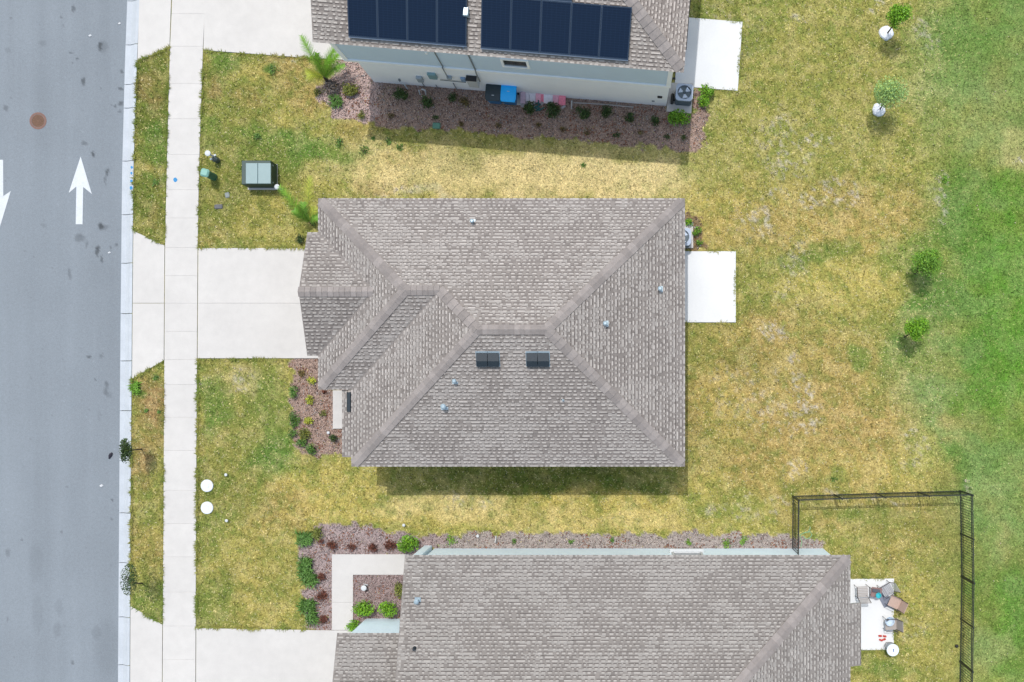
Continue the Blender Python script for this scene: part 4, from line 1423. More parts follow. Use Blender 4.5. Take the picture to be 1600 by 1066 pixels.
for x, y, s in ((653, 938, .9),):
    c = sp(x, y)
    mb = MB(); mb.box(c + Vector((0, 0, .02)), (.24, .24, .02)); mb.lathe(c, [(.06, .02), (.05, .1), (.05, .28)], 12); mb.lathe(c + Vector((0, 0, .28)), [(.09, -.01), (.1, .03), (.05, .06)], 12); mb.build('vent_pipe', metal_l, s_roof)
c = sp(648, 1013)
mb = MB(); mb.lathe(c, [(.08, .0), (.05, .06), (.045, .22)], 12); mb.build('vent_pipe', slate, s_roof)
window(s_house, (2.73, -7.28, 1.75), 1.2, 1.2, (1, 0, 0), (0, 1, 0), fm=white_trim)
mb = MB(); mb.box((2.73, -7.19, 1.06), (1.42, .18, .10)); mb.build('window_sill', white_trim, s_house)
window(s_house, (8.72, -10.1, 1.15), 2.2, 2.1, (0, 1, 0), (1, 0, 0))
dr = MB(); dr.box((-8.16, -8.3, 1.12), (.06, .95, 2.1)); dr_ = dr.build('front_door', MATS['front door'], s_house)
hn = MB(); hn.box((-8.21, -8.0, 1.05), (.05, .04, .16)); hn.build('handle', metal_l, dr_)
gd = MB()
for k in range(4):
    gd.box((-11.12, -14.3, .33 + k * .6), (.06, 4.6, .58))
gd.build('garage_door', white_trim, s_house)
# ------------------------------------------------------------------ plants
leaf_m = mat('leaf', (0, 0, 0), rough=.55, attr=True, spec=.3)
bark_m = mat('bark', alb(92, 78, 64), rough=.9, noise=[(20, .2, 4)])


def leaf_mesh(name, parent, n, rad, zc, size, col, seed, clumps=9, top=.5, jit=.3, center=(0, 0), loose=.42):
    """leaf-sized faces in clumps spread through the crown's volume"""
    rs = np.random.RandomState(seed)
    rx, ry, rz = rad
    K = rs.normal(0, 1, (clumps, 3))
    K /= np.linalg.norm(K, axis=1)[:, None]
    K *= rs.uniform(.25, 1.05, (clumps, 1))
    k = rs.randint(0, clumps, n)
    P = K[k] + rs.normal(0, loose * .6, (n, 3))
    r = np.linalg.norm(P, axis=1)
    P = P / np.maximum(r, 1.22)[:, None]
    P *= np.array([rx, ry, rz])
    P[:, 0] += center[0]
    P[:, 1] += center[1]
    P[:, 2] += zc
    nrm = rs.normal(0, 1, (n, 3)) + np.array([0, 0, top * 2])
    nrm /= np.linalg.norm(nrm, axis=1)[:, None]
    t = np.cross(nrm, rs.normal(0, 1, (n, 3)))
    t /= np.linalg.norm(t, axis=1)[:, None]
    b = np.cross(nrm, t)
    L_ = rs.uniform(size * .6, size * 1.25, (n, 1))
    W_ = L_ * rs.uniform(.35, .6, (n, 1))
    V = np.stack([P - t * L_ * .5, P + b * W_ * .5, P + t * L_ * .55, P - b * W_ * .5], 1)
    V[:, :, 2] = np.maximum(V[:, :, 2], .01)
    tone = rs.uniform(1 - jit, 1 + jit, (n, 1)) * (1 + (rs.rand(clumps) - .5)[k][:, None] * .5)
    C = np.array(col)[None] * tone
    y = (rs.rand(n, 1) < .15)
    C = np.where(y, C * np.array([1.5, 1.2, .8]), C)
    return np_mesh(name, V.reshape(-1, 3), np.arange(n * 4).reshape(-1, 4), leaf_m, np.repeat(C[:, None], 4, 1).reshape(-1, 3), parent, tri=4)


LF = dict(lush=lin((120, 172, 46)) / 1.45, dark=lin((66, 90, 44)) / 1.4, green=lin((100, 140, 66)) / 1.4, yel=lin((176, 184, 70)) / 1.4, red=lin((120, 74, 60)) / 1.5,
          brown=lin((122, 108, 66)) / 1.5, olive=lin((130, 138, 66)) / 1.5, grey=lin((112, 106, 104)) / 1.5, sage=lin((150, 184, 110)) / 1.15, mid=lin((112, 158, 54)) / 1.25)
pl_n = [0]


def shrub(px, py, r, label, kind='dark', h=None, group=None, name='shrub', n=None, size=None, ry=None, strap=False):
    """px, py: where the crown's centre shows; r: radius in photograph pixels"""
    pl_n[0] += 1
    rad = r / 37.0
    rady = (ry or r) / 37.0
    h = h or max(.16, min(.9, rad * 1.5))
    c = G(px, py, h * .6)
    rt = empty(name, (c.x, c.y, 0), label, 'plant' if strap or name != 'shrub' else 'shrub', group)
    col = LF[kind]
    area = rad * rady
    n = n or int(max(90, min(1500, 5200 * area)))
    if strap:   # arching strap leaves from the base
        rs = np.random.RandomState(pl_n[0])
        q = max(40, int(1600 * area))
        ox, oy = rs.uniform(-.75, .75, q) * rad, rs.uniform(-.75, .75, q) * rady
        an = rs.uniform(0, 2 * np.pi, q)
        ln = rs.uniform(.5, 1.2, q) * h * .8
        w = rs.uniform(.012, .028, q)
        dx, dy = np.cos(an), np.sin(an)
        seg = []
        for t, zz_ in ((0, 0), (.45, .85), (1, .7)):
            for sgn in (-1, 1):
                ww = w * (1 - t * .7)
                seg.append(np.stack([ox + dx * ln * t - sgn * dy * ww, oy + dy * ln * t + sgn * dx * ww, np.full(q, .005) + zz_ * h * rs.uniform(.8, 1.1, q)], 1))
        V = np.stack(seg, 1)
        b = (np.arange(q) * 6)[:, None]
        Fq = np.concatenate([b + np.array([[0, 1, 3, 2]]), b + np.array([[2, 3, 5, 4]])])
        C = col[None] * rs.uniform(.6, 1.4, (q, 1))
        np_mesh('foliage', V.reshape(-1, 3), Fq, leaf_m, np.repeat(C[:, None], 6, 1).reshape(-1, 3), rt, tri=4)
    else:
        leaf_mesh('foliage', rt, n, (rad, rady, h * .48), h * .52, size or (.05 + rad * .11), col, pl_n[0], clumps=max(6, min(26, int(area * 45))), jit=.42, loose=.62)
        mb = MB()
        rnd = random.Random(pl_n[0])
        for k in range(4):
            a = rnd.uniform(0, 6.28)
            mb.tube([(0, 0, -.02), (math.cos(a) * rad * .25, math.sin(a) * rady * .25, h * .35), (math.cos(a) * rad * .6, math.sin(a) * rady * .6, h * .65)], [.014, .01, .004], 5)
        mb.build('stem', bark_m, rt, world=False)
    return rt


NB = 'small dark shrubs in the gravel bed of the two storey house'
# row along the two storey house
shrub(625, 146, 12, 'round dark green shrub beside the slanting white pipe at the house wall', 'dark', .5, NB)
shrub(667, 157, 12, 'dark green shrub just below the bent white pipe against the two storey house wall', 'dark', .5, NB)
shrub(707, 152, 8, 'small dim green shrub below the grey conduit in the gravel bed', 'dark', .3, NB)
shrub(725, 159, 9, 'brownish thin shrub left of the dark wheeled bin', 'brown', .3, NB)
shrub(828, 168, 12, 'dark pointed leaved shrub in front of the pink rounded boards, nearer the blue bin', 'dark', .5, NB)
shrub(863, 172, 13, 'wide dark shrub in front of the right hand pink rounded boards', 'dark', .5, NB)
shrub(911, 174, 12, 'dark olive shrub right of the short upright white pipe in the gravel bed', 'dark', .45, NB)
shrub(949, 174, 11, 'dark blue green shrub in the gravel bed under the long white strip of wall base', 'dark', .45, NB)
shrub(985, 183, 9, 'small dark shrub fourth from the air conditioner in the gravel bed', 'dark', .35, NB)
shrub(1023, 189, 9, 'small dark shrub beside the corner of the two storey house', 'dark', .35, NB)
shrub(1062, 184, 18, 'bright green bushy shrub in front of the air conditioner of the two storey house', 'lush', .6, None, ry=14)
shrub(1104, 141, 12, 'bright green shrub touching the corner of the top patio', 'lush', .6, None)
shrub(1099, 159, 11, 'bright green shrub between the top patio and the air conditioner', 'lush', .5, None)
LR = 'withered little shrubs along the lawn edge of the top gravel bed'
for x, y, k, lb in ((610, 180, 'brown', 'withered brown tuft at the west corner of the shaded gravel bed'), (681, 184, 'dark', 'small dark tuft just above the green valve cover'), (721, 192, 'brown', 'withered tuft right of the green valve cover at the gravel edge'),
                    (842, 195, 'brown', 'brown olive tuft at the gravel edge below the pink boards'), (879, 203, 'brown', 'faint brown tuft at the gravel edge, between the tufts below the pink boards'), (918, 205, 'brown', 'brown tuft at the middle of the shaded gravel edge'), (964, 210, 'dark', 'dark tuft at the gravel edge below the fourth wall shrub'),
                    (1001, 207, 'brown', 'faint brown tuft at the gravel edge, left of the dark one near the house corner'), (1042, 213, 'dark', 'dark little tuft below the house corner shrub'), (1068, 214, 'dark', 'last dark tuft at the east end of the shaded gravel edge'), (777, 196, 'brown', 'faint tuft in the gravel below the wheeled bins')):
    shrub(x, y, 6, lb, k, .16, LR, n=90)
# west bed of the two storey house
shrub(517, 134, 13, 'grey leafless twiggy shrub at the foot of the top palm', 'grey', .5)
shrub(545, 137, 15, 'olive brown grassy shrub in the middle of the pink gravel corner bed', 'olive', .4, ry=12)
shrub(524, 158, 12, 'low green grassy clump at the lawn side of the pink gravel corner bed', 'green', .25, ry=10, name='grass_clump', strap=True)
shrub(563, 179, 7, 'thin green and brown plant near the shaded gravel border', 'olive', .35)
shrub(500, 145, 10, 'dim olive tuft of weeds left of the grey twiggy shrub', 'olive', .2, name='weed', n=160)
# top lawn weeds
WG = 'green weeds dotted on the front lawn below the top driveway'
for x, y, r, lb in ((426, 109, 10, 'round green weed just below the top driveway'), (532, 222, 9, 'flat green weed at the left end of the row of weeds in straw grass'), (568, 238, 10, 'largest green weed under the gravel corner bed'), (583, 216, 4, 'tiny green weed nearest the gravel corner bed'), (607, 220, 7, 'upright green weed below the shaded gravel corner'), (625, 229, 6, 'small weed at the right end of the weed row'),
                    (911, 258, 5, 'lone small weed in the straw strip between the houses'), (402, 215, 8, 'green weed tuft above the green transformer box')):
    shrub(x, y, r, lb, 'green', .1, WG, name='weed', n=110)
shrub(211, 606, 8, 'dense green grass clump bulging over the kerb below the middle driveway apron', 'mid', .25, name='grass_clump', ry=12, strap=True)
for x, y, r, lb in ((243, 590, 5, 'small round weed at the point of the brown verge'), (228, 641, 4, 'tiny weed in the middle of the brown verge'), (249, 644, 4, 'tiny weed in the brown verge beside the sidewalk'), (241, 283, 8, 'dark green weed patch in the upper verge beside the blue paint dot')):
    shrub(x, y, r, lb, 'green', .1, 'weeds in the roadside verge', name='weed', n=80)
shrub(1478, 281, 7, 'round bright green weed in the back yard left of the lush grass', 'mid', .14, name='weed', n=140)
shrub(1303, 749, 6, 'small green weed just above the black fence', 'green', .1, name='weed', n=80)
# front bed of the middle house
FB = 'plants in the front gravel bed of the middle house'
shrub(470, 583, 7, 'small dark plant at the top of the middle front bed', 'brown', .25, FB)
shrub(486, 595, 8, 'yellow green plant at the top of the middle front bed', 'yel', .3, FB)
shrub(458, 613, 8, 'tall dark green plant on the lawn edge of the middle front bed', 'green', .4, FB, ry=12)
shrub(484, 625, 8, 'bright lime plant level with the top of the porch slab', 'yel', .3, FB)
shrub(504, 646, 6, 'little olive plant left of the porch slab', 'olive', .2, FB)
shrub(482, 659, 8, 'lime yellow plant level with the bottom of the porch slab', 'yel', .3, FB)
shrub(459, 655, 9, 'dark green straggling plant on the lawn edge, level with the lime yellow plant', 'green', .35, FB, ry=14)
shrub(456, 676, 8, 'dark green plant at the lower lawn edge of the middle front bed', 'green', .3, FB)
shrub(476, 680, 12, 'wide olive cluster of leaves in the lower middle front bed', 'olive', .35, FB)
shrub(489, 701, 11, 'dark green bush at the bottom tip of the middle front bed', 'green', .4, FB, ry=10)
shrub(470, 692, 9, 'loose green plant left of the bottom bush in the middle front bed', 'green', .3, FB)
shrub(521, 686, 8, 'round dark green ball shrub under the porch slab', 'dark', .45, FB)
shrub(507, 612, 5, 'small reddish plant tucked by the roof corner above the porch slab', 'red', .2, FB)
# by the west corner of the middle house
shrub(468, 372, 9, 'dim green bush beside the driveway corner, left of the garage roof', 'dark', .35, ry=8)
# middle air conditioner
shrub(1079, 347, 8, 'bright green shrub just above the middle air conditioner', 'lush', .4)
shrub(1089, 361, 8, 'green shrub right of the middle air conditioner', 'mid', .4)
shrub(1093, 379, 6, 'small green shrub nearest the middle patio', 'mid', .3)
# south house front beds
SB = 'dark red shrubs edging the walkway of the south house'
for x, y, r, lb in ((519, 852, 9, 'dark red shrub at the outer corner of the walkway'), (548, 856, 7, 'second dark red shrub along the top of the walkway'), (582, 855, 9, 'third dark red shrub along the top of the walkway'), (609, 852, 10, 'dark red and green shrub touching the bright green bush'),
                    (502, 902, 8, 'uppermost reddish brown shrub left of the walkway'), (502, 932, 9, 'middle reddish brown shrub left of the walkway'), (503, 971, 9, 'lowest reddish brown shrub beside the south driveway'), (500, 845, 5, 'small red brown stump shrub beside the grassy clump')):
    shrub(x, y, r, lb, 'red', .35, SB)
shrub(637, 852, 17, 'large round bright green bush at the north corner of the south house roof', 'lush', .9, ry=15)
shrub(476, 842, 14, 'grassy green clump at the top left tip of the south front bed', 'green', .3, name='grass_clump', ry=12, strap=True)
shrub(494, 834, 9, 'olive yellow grassy clump beside the top left tip of the south front bed', 'olive', .3, name='grass_clump', strap=True)
shrub(477, 888, 11, 'long upper strip of green strap leaves at the lawn edge of the south front bed', 'green', .35, name='grass_clump', ry=20, strap=True)
shrub(484, 906, 13, 'green strap leaves swelling toward the walkway in the south front bed', 'green', .35, name='grass_clump', ry=9, strap=True)
shrub(480, 948, 14, 'green strap leaf clump above the south driveway', 'green', .35, name='grass_clump', ry=12, strap=True)
shrub(487, 965, 9, 'lowest green strap leaf clump by the south driveway', 'green', .35, name='grass_clump', ry=10, strap=True)
shrub(566, 951, 18, 'bright green bush left of centre against the pale blue garage wall', 'lush', .8, ry=13)
shrub(606, 953, 16, 'bright green bush close to the south house roof above the blue wall', 'lush', .8, ry=13)
shrub(551, 979, 13, 'bright green bush overhanging the walkway by the south driveway', 'lush', .7, ry=9)
shrub(623, 922, 9, 'pale yellow green plant half under the south house roof edge', 'olive', .5, ry=14)
for x, y, r, lb in ((893, 846, 5, 'tiny green weed in the left part of the thin gravel strip'), (956, 844, 5, 'tiny green weed in the middle of the thin gravel strip'), (1075, 848, 6, 'small weed left of the window hood in the thin gravel strip'), (1138, 848, 10, 'wide green weed in the right part of the thin gravel strip'), (1163, 845, 8, 'olive weed at the right end of the thin gravel strip'), (705, 846, 10, 'low green weeds at the left end of the thin gravel strip'), (803, 846, 5, 'tiny dark weed near the left end of the thin gravel strip')):
    shrub(x, y, r, lb, 'mid' if r > 5 else 'green', .12, 'weeds in the gravel strip north of the south house', name='weed', n=110)


rnd = random.Random(33)
mb = MB()
for k in range(26):
    x, y = rnd.uniform(645, 1060), rnd.uniform(738, 768)
    p = G(x, y, .012)
    for q in range(5):
        an = rnd.uniform(0, 6.28); l = rnd.uniform(.03, .07)
        d = Vector((math.cos(an), math.sin(an), 0)); s_ = Vector((-d.y, d.x, 0)) * .012
        mb.add([p - s_, p + s_, p + d * l + Vector((0, 0, .03))], [(0, 1, 2)])
o = build_top(mb, 'dark_weeds', mat('dark weed', (.02, .03, .012), rough=.9), G(850, 750))
tag(o, 'tiny dark weeds scattered in the shaded turf south of the middle house', 'weeds', kind='stuff')


# palms
def palm(px, py, base, fronds, label, seed):
    b = G(*base)
    rt = empty('palm', b, label, 'palm')
    mb = MB(); mb.tube([(0, 0, -.03), (.01, .01, .2), (.0, .02, .42)], [.09, .07, .05], 8); mb.build('trunk', bark_m, rt, world=False)
    rs = random.Random(seed)
    for tx, ty, tz, kind in fronds:
        tip = G(tx, ty, tz) - b
        col = LF[kind]
        V, Fq, C = [], [], []
        n = 34
        pts = []
        for k in range(n + 1):
            t = k / n
            arch = math.sin(t * math.pi * .8) * .35
            pts.append(Vector((tip.x * t, tip.y * t, .35 + (tip.z - .35) * t + arch)))
        for k in range(2, n):
            p, d = pts[k], (pts[k + 1] - pts[k]).normalized()
            s = d.cross(Vector((0, 0, 1))).normalized()
            t = k / n
            ln = .38 * math.sin(math.pi * min(1, .15 + t * .8)) + .05
            for sg in (-1, 1):
                dr = (s * sg + d * .9 + Vector((0, 0, rs.uniform(-.35, .2)))).normalized()
                q = p + dr * ln * rs.uniform(.8, 1.15)
                w = d * .024
                i = len(V)
                V += [p - w, p + w, q]
                Fq.append((i, i + 1, i + 2))
                C += [col * rs.uniform(.7, 1.35)] * 3
        fr = np_mesh('frond', np.array([tuple(v) for v in V]), np.array(Fq), leaf_m, np.array(C), rt)
        mb = MB(); mb.tube(pts, [.014 * (1 - .7 * k / n) for k in range(n + 1)], 5); mb.build('rachis', mat('palm rachis', alb(150, 170, 70), rough=.6), fr, world=False)


palm(505, 100, (511, 126), [(473, 58, 1.3, 'lush'), (535, 84, 1.3, 'lush'), (498, 86, 1.5, 'lush'), (518, 92, 1.5, 'lush'), (482, 120, .8, 'yel'), (541, 104, 1., 'mid'), (528, 75, 1.2, 'mid')], 'bright green feathery palm beside the top driveway with one long arching frond', 3)
palm(480, 330, (489, 350), [(439, 292, 1.3, 'lush'), (488, 276, 1.3, 'yel'), (476, 318, 1., 'mid'), (496, 326, 1., 'yel'), (462, 330, 1.0, 'mid'), (500, 340, .9, 'mid')], 'small palm with a yellow frond beside the north west corner of the middle house', 4)


def tree(base, crown, r, h, kind, label, n, size, seed, ry=None, loose=.42, sp=0., name='tree'):
    b = G(*base)
    c = G(crown[0], crown[1], h) - b
    rt = empty(name, b, label, 'tree', 'young trees')
    rd = r / 37.
    mb = MB()
    mb.tube([(0, 0, -.05), (c.x * .3, c.y * .3, h * .4), (c.x * .8, c.y * .8, h * .9), (c.x, c.y, h + rd * .3)], [.035, .028, .02, .008], 7)
    rnd = random.Random(seed)
    for k in range(9):
        t = rnd.uniform(.5, 1)
        p = Vector((c.x * t, c.y * t, h * t))
        a = rnd.uniform(0, 6.28)
        q = p + Vector((math.cos(a) * rd * .8, math.sin(a) * rd * .8, rnd.uniform(.1, .5) * rd))
        mb.tube([p, (p + q) / 2 + Vector((0, 0, .03)), q], [.013, .009, .004], 5)
    mb.build('trunk', bark_m, rt, world=False)
    leaf_mesh('crown', rt, n, (rd, (ry or r) / 37., rd * .95), h, size, LF[kind], seed, clumps=int(14 + rd * 20), center=(c.x, c.y), loose=loose)
    return rt


ring_m = mat('white ring cloth', alb(238, 240, 244, 1.35), rough=.8, noise=[(9, .1, 4)])


def tree_ring(x, y, r, label):
    mb = MB()
    rnd = random.Random(int(x))
    c = G(x, y)
    n = 22
    rr = [r / 36 * rnd.uniform(.9, 1.06) for _ in range(n)]
    vs = [c + Vector((0, 0, .11))]
    for f, z in ((.5, .10), (.88, .085), (1.0, .03), (1.0, .0)):
        for k in range(n):
            a = 2 * math.pi * k / n
            vs.append(c + Vector((math.cos(a) * rr[k] * f, math.sin(a) * rr[k] * f, z + rnd.uniform(-.008, .008) * (z > .05))))
    fs = [(0, 1 + k, 1 + (k + 1) % n) for k in range(n)]
    for q in range(3):
        for k in range(n):
            j = (k + 1) % n
            fs.append((1 + q * n + k, 1 + (q + 1) * n + k, 1 + (q + 1) * n + j, 1 + q * n + j))
    mb.add(vs, fs)
    o = build_top(mb, 'tree_ring', ring_m, c)
    tag(o, label, 'tree ring', 'white tree rings')


tree_ring(1384.5, 52, 11.5, 'white round tree ring at the foot of the uppermost young tree')
tree_ring(1373, 172, 11, 'white round tree ring at the foot of the second young tree with feathery crown')
tree((1386, 53), (1406, 25), 21, 1.75, 'lush', 'uppermost young tree in the back yard with dense bright green leaves', 3200, .085, 11, ry=18)
tree((1374, 172), (1393, 143), 26, 1.9, 'sage', 'second young tree in the back yard, sparse feathery grey green crown above a white ring', 3600, .075, 12, ry=25, loose=.6)
tree((1429, 428), (1448, 410), 24, 1.6, 'mid', 'third young tree in the back yard with ragged dark green crown', 3600, .085, 13, ry=22, loose=.6)
tree((1413, 527), (1433, 513), 19, 1.5, 'lush', 'fourth young tree, compact bright green crown at the edge of the lush grass', 3000, .085, 14, ry=20)
tree((221, 702), (196, 704), 9, 1.75, 'dark', 'upper roadside sapling leaning over the kerb, narrow dark green crown', 1700, .08, 15, ry=20, loose=.5)
tree((222, 912), (201, 906), 12, 1.7, 'dark', 'lower roadside sapling above the kerb, thin see-through crown', 900, .075, 16, ry=24, loose=1.0)

# ------------------------------------------------------------------ fence
fblack = mat('black powder coated aluminium', alb(38, 48, 48), rough=.45, metal=.0)
FH = 1.50
pts = [(1237.5, 858.5), (1238.4, 775), (1368, 770.5), (1499.4, 767), (1501.5, 900), (1499.5, 1033), (1497, 1180)]
rt = empty('fence', G(1370, 770), 'black metal picket fence around the back yard of the south house', 'fence')
post_pts = []
sp_ = 66 / 36
pk = 0
for (x0, y0), (x1, y1) in zip(pts[:-1], pts[1:]):
    a, b = G(x0, y0), G(x1, y1)
    L = (b - a).length
    d = (b - a) / L
    ang = math.atan2(d.y, d.x)
    for z, hh in ((.12, .035), (FH - .18, .035), (FH - .02, .04)):
        mb = MB(); mb.box((a + b) / 2 + Vector((0, 0, z)), (L, .028, hh), ang); mb.build('rail', fblack, rt)
    m = max(1, round(L / sp_))
    for k in range(m + (1 if (x1, y1) == pts[-1] else 0)):
        p = a + d * (L * k / m)
        post_pts.append((p, ang))
    n = round(L / .112)
    for k in range(n):
        t = (k + .5) / n * L
        if min(t % (L / m), L / m - t % (L / m)) < .045: continue
        p = a + d * t
        if not hasattr(tree, 'pick'):
            mb = MB(); mb.box((0, 0, FH / 2), (.018, .018, FH - .02))
            o = mb.build('picket', fblack)
            tree.pick = o.data
        else:
            o = bpy.data.objects.new('picket', tree.pick); COL.objects.link(o)
        o.parent = rt
        o.location = p - OFF[rt.name]
        o.rotation_euler = (0, 0, ang)
        pk += 1
for p, ang in post_pts:
    mb = MB(); mb.box(p + Vector((0, 0, FH / 2 + .0)), (.055, .055, FH + .06), ang); mb.lathe(p + Vector((0, 0, FH + .03)), [(.038, 0), (.038, .015), (.012, .035)], 8)
    mb.build('post', fblack, rt)


# ------------------------------------------------------------------ street things
def top(mb, name, m, base, label, cat, group=None, smooth=False):
    return tag(build_top(mb, name, m, base, smooth), label, cat, group)


rust_m = mat('rusty cast iron', alb(132, 100, 80), rough=.85, noise=[(14, .18, 4)])
mh = empty('manhole_cover', G(59.5, 189, -.1), 'rusty reddish round manhole cover in the asphalt road', 'manhole cover')
c = G(59.5, 189, -.1)
mb = MB(); n = 28
vs = []
for r, z in ((.37, -.02), (.37, .008), (.285, .008), (.285, -.02)):
    vs += [c + Vector((r * math.cos(2 * math.pi * k / n), r * math.sin(2 * math.pi * k / n), z)) for k in range(n)]
mb.add(vs, [(q * n + k, q * n + (k + 1) % n, (q + 1) * n + (k + 1) % n, (q + 1) * n + k) for q in range(3) for k in range(n)])
mb.build('frame', mat('red oxide collar', alb(150, 116, 104), rough=.9, noise=[(18, .15, 4)]), mh)
mb = MB(); mb.lathe(c, [(.275, -.02), (.275, .004), (.26, .007)], n)
for k in range(3):
    mb.lathe(c, [(.06 + k * .07, .006), (.06 + k * .07, .012), (.04 + k * .07, .012)], 20) if k == 0 else None
lid = mb.build('lid', rust_m, mh)
mb = MB()
for k in range(-3, 4):
    w = math.sqrt(.24 ** 2 - (k * .065) ** 2)
    mb.box(c + Vector((0, k * .065, .010)), (2 * w, .02, .008))
mb.build('rib', rust_m, lid)

tg = mat('pale green steel', alb(160, 186, 186), rough=.5, noise=[(5, .03, 3)])
tgd = mat('dark green steel', alb(62, 86, 78), rough=.55, noise=[(8, .08, 3)])
c = G(412, 277)
tf = empty('transformer_box', c, 'large grey green electrical transformer box on the front lawn above the middle driveway', 'transformer box')
mb = MB(); mb.prism([G(x, y).xy for x, y in ((388, 257), (434, 257), (434, 297), (388, 297))], -.05, .07, .01); mb.build('pad', conc, tf)
mb = MB(); cc = G(411.5, 276); mb.rbox(cc + Vector((0, 0, .43)), (1.24, 1.02, .74), .02); mb.build('cabinet', tgd, tf)
x0, y0 = G(384, 255, .86).xy; x1, y1 = G(423, 287, .86).xy
mb = MB()
xm = x0 + (x1 - x0) * .48
for a, b in ((x0, xm - .008), (xm + .008, x1)):
    l = MB(); l.rbox(((a + b) / 2, (y0 + y1) / 2, .83), (b - a, y0 - y1, .07), .012); l.build('lid', tg, tf)
for yy in (.35, -.38):
    l = MB(); l.box(cc + Vector((.63, yy, .55)), (.02, .06, .08)); l.build('handle', metal_l, tf)

c = G(334, 277)
pd = empty('utility_pedestal', c, 'small green utility pedestal with a pale square cap beside the sidewalk', 'utility pedestal')
mb = MB(); mb.rbox(c + Vector((0, 0, .42)), (.30, .28, .84), .05, rz=-.25); mb.build('body', mat('green pedestal plastic', alb(66, 128, 108), rough=.5), pd)
mb = MB(); mb.rbox(c + Vector((0, 0, .87)), (.36, .34, .12), .06, rz=-.25); mb.build('cap', mat('mint cap', alb(150, 205, 190), rough=.5), pd)
c = G(341, 249)
pd = empty('water_meter', c, 'white capped backflow pipe with grey fittings standing above the green pedestal', 'water pipe')
mb = MB(); mb.tube([G(338, 247), G(338, 247) + Vector((0, 0, .8))], .045, 8); mb.build('riser', white_trim, pd)
mb = MB(); mb.lathe(G(338, 247) + Vector((0, 0, .78)), [(.11, 0), (.125, .03), (.12, .07), (.06, .09)], 16); mb.build('cap', white_trim, pd)
mb = MB(); mb.rbox(G(340, 251) + Vector((0, 0, .18)), (.22, .2, .34), .04, rz=.5); mb.build('valve_body', mat('grey valve', alb(96, 108, 104), rough=.6), pd)
for x, y in ((342, 246), (336, 252)):
    mb = MB(); mb.rbox(G(x, y) + Vector((0, 0, .38)), (.1, .08, .05), .01, rz=.5); mb.build('valve_handle', white_trim, pd)
c = G(440, 296)
pd = empty('cleanout_pipe', c, 'white capped pipe beside the right corner of the green transformer box', 'pipe')
mb = MB(); mb.lathe(c, [(.06, -.05), (.06, .5)], 12); mb.build('pipe', white_trim, pd)
mb = MB(); mb.lathe(c + Vector((0, 0, .5)), [(.11, 0), (.11, .05), (.07, .07)], 16); mb.build('cap', white_trim, pd)
grey_pl = mat('grey valve box plastic', alb(118, 118, 120), rough=.8, noise=[(20, .2, 3)])
mb = MB(); mb.rbox(G(341.5, 323, .02), (.36, .2, .07), .03, rz=.05)
top(mb, 'valve_cover', grey_pl, G(341.5, 323), 'dark grey valve cover in the lawn below the green pedestal', 'valve cover')
mb = MB(); mb.rbox(G(355, 305, .015), (.2, .24, .05), .03, rz=.2)
top(mb, 'valve_cover', mat('light grey plastic', alb(160, 168, 166), rough=.8), G(355, 305), 'faint pale grey valve cover left of the transformer box', 'valve cover')
mb = MB(); mb.rbox(G(682, 196.5, .02), (.34, .26, .07), .03, rz=-.05)
top(mb, 'valve_cover', mat('green irrigation plastic', alb(104, 158, 136), rough=.7), G(682, 196.5), 'green rectangular irrigation valve cover at the edge of the shaded gravel bed', 'valve cover')
wcap = mat('white cleanout concrete', alb(232, 236, 240, 1.35), rough=.7, noise=[(7, .06, 4)])
for y, lb in ((759, 'upper of the two white round cleanout covers beside the sidewalk'), (793.5, 'lower of the two white round cleanout covers beside the sidewalk')):
    mb = MB(); c = G(324, y); mb.lathe(c, [(.27, -.05), (.27, .045), (.25, .06), (.12, .066), (.10, .058), (.09, .07)], 26)
    top(mb, 'cleanout_cover', wcap, c, lb, 'cleanout cover', 'round cleanout covers')
for x, y, lb in ((355, 741.5, 'tiny white marker peg in the lawn above the round cleanout covers'), (356, 813, 'tiny white marker peg in the lawn below the round cleanout covers'), (514.5, 676, 'small white round stake light in the middle front bed below the porch slab'), (747, 837, 'white capped pipe at the gravel strip of the south house'), (632, 820, 'tiny white marker in the lawn above the bright green corner bush')):
    mb = MB(); c = G(x, y); mb.lathe(c, [(.02, -.03), (.02, .12), (.06, .12), (.065, .15), (.03, .165)], 12)
    top(mb, 'marker_peg', white_trim, c, lb, 'marker peg')
mb = MB(); mb.tube([G(775, 838), G(775, 846) + Vector((0, 0, .25))], .03, 8)
top(mb, 'pvc_pipe', white_trim, G(775, 838), 'short white pipe leaning in the thin gravel strip beside the south house', 'pipe')
c = G(571, 917)
sl_ = empty('path_light', c, 'white disc garden light in the small gravel square beside the walkway', 'garden light')
mb = MB(); mb.lathe(c, [(.02, -.03), (.02, .24)], 8); mb.lathe(c, [(.05, .03), (.09, .06), (.05, .1)], 12); mb.build('stake', black_m, sl_)
mb = MB(); mb.lathe(c, [(.06, .24), (.125, .26), (.11, .29), (.04, .30)], 20); mb.build('disc', white_trim, sl_)
mb = MB(); mb.rbox(c + Vector((.05, .13, .14)), (.2, .03, .04), .008, rz=-.3); mb.build('bracket', white_trim, sl_)

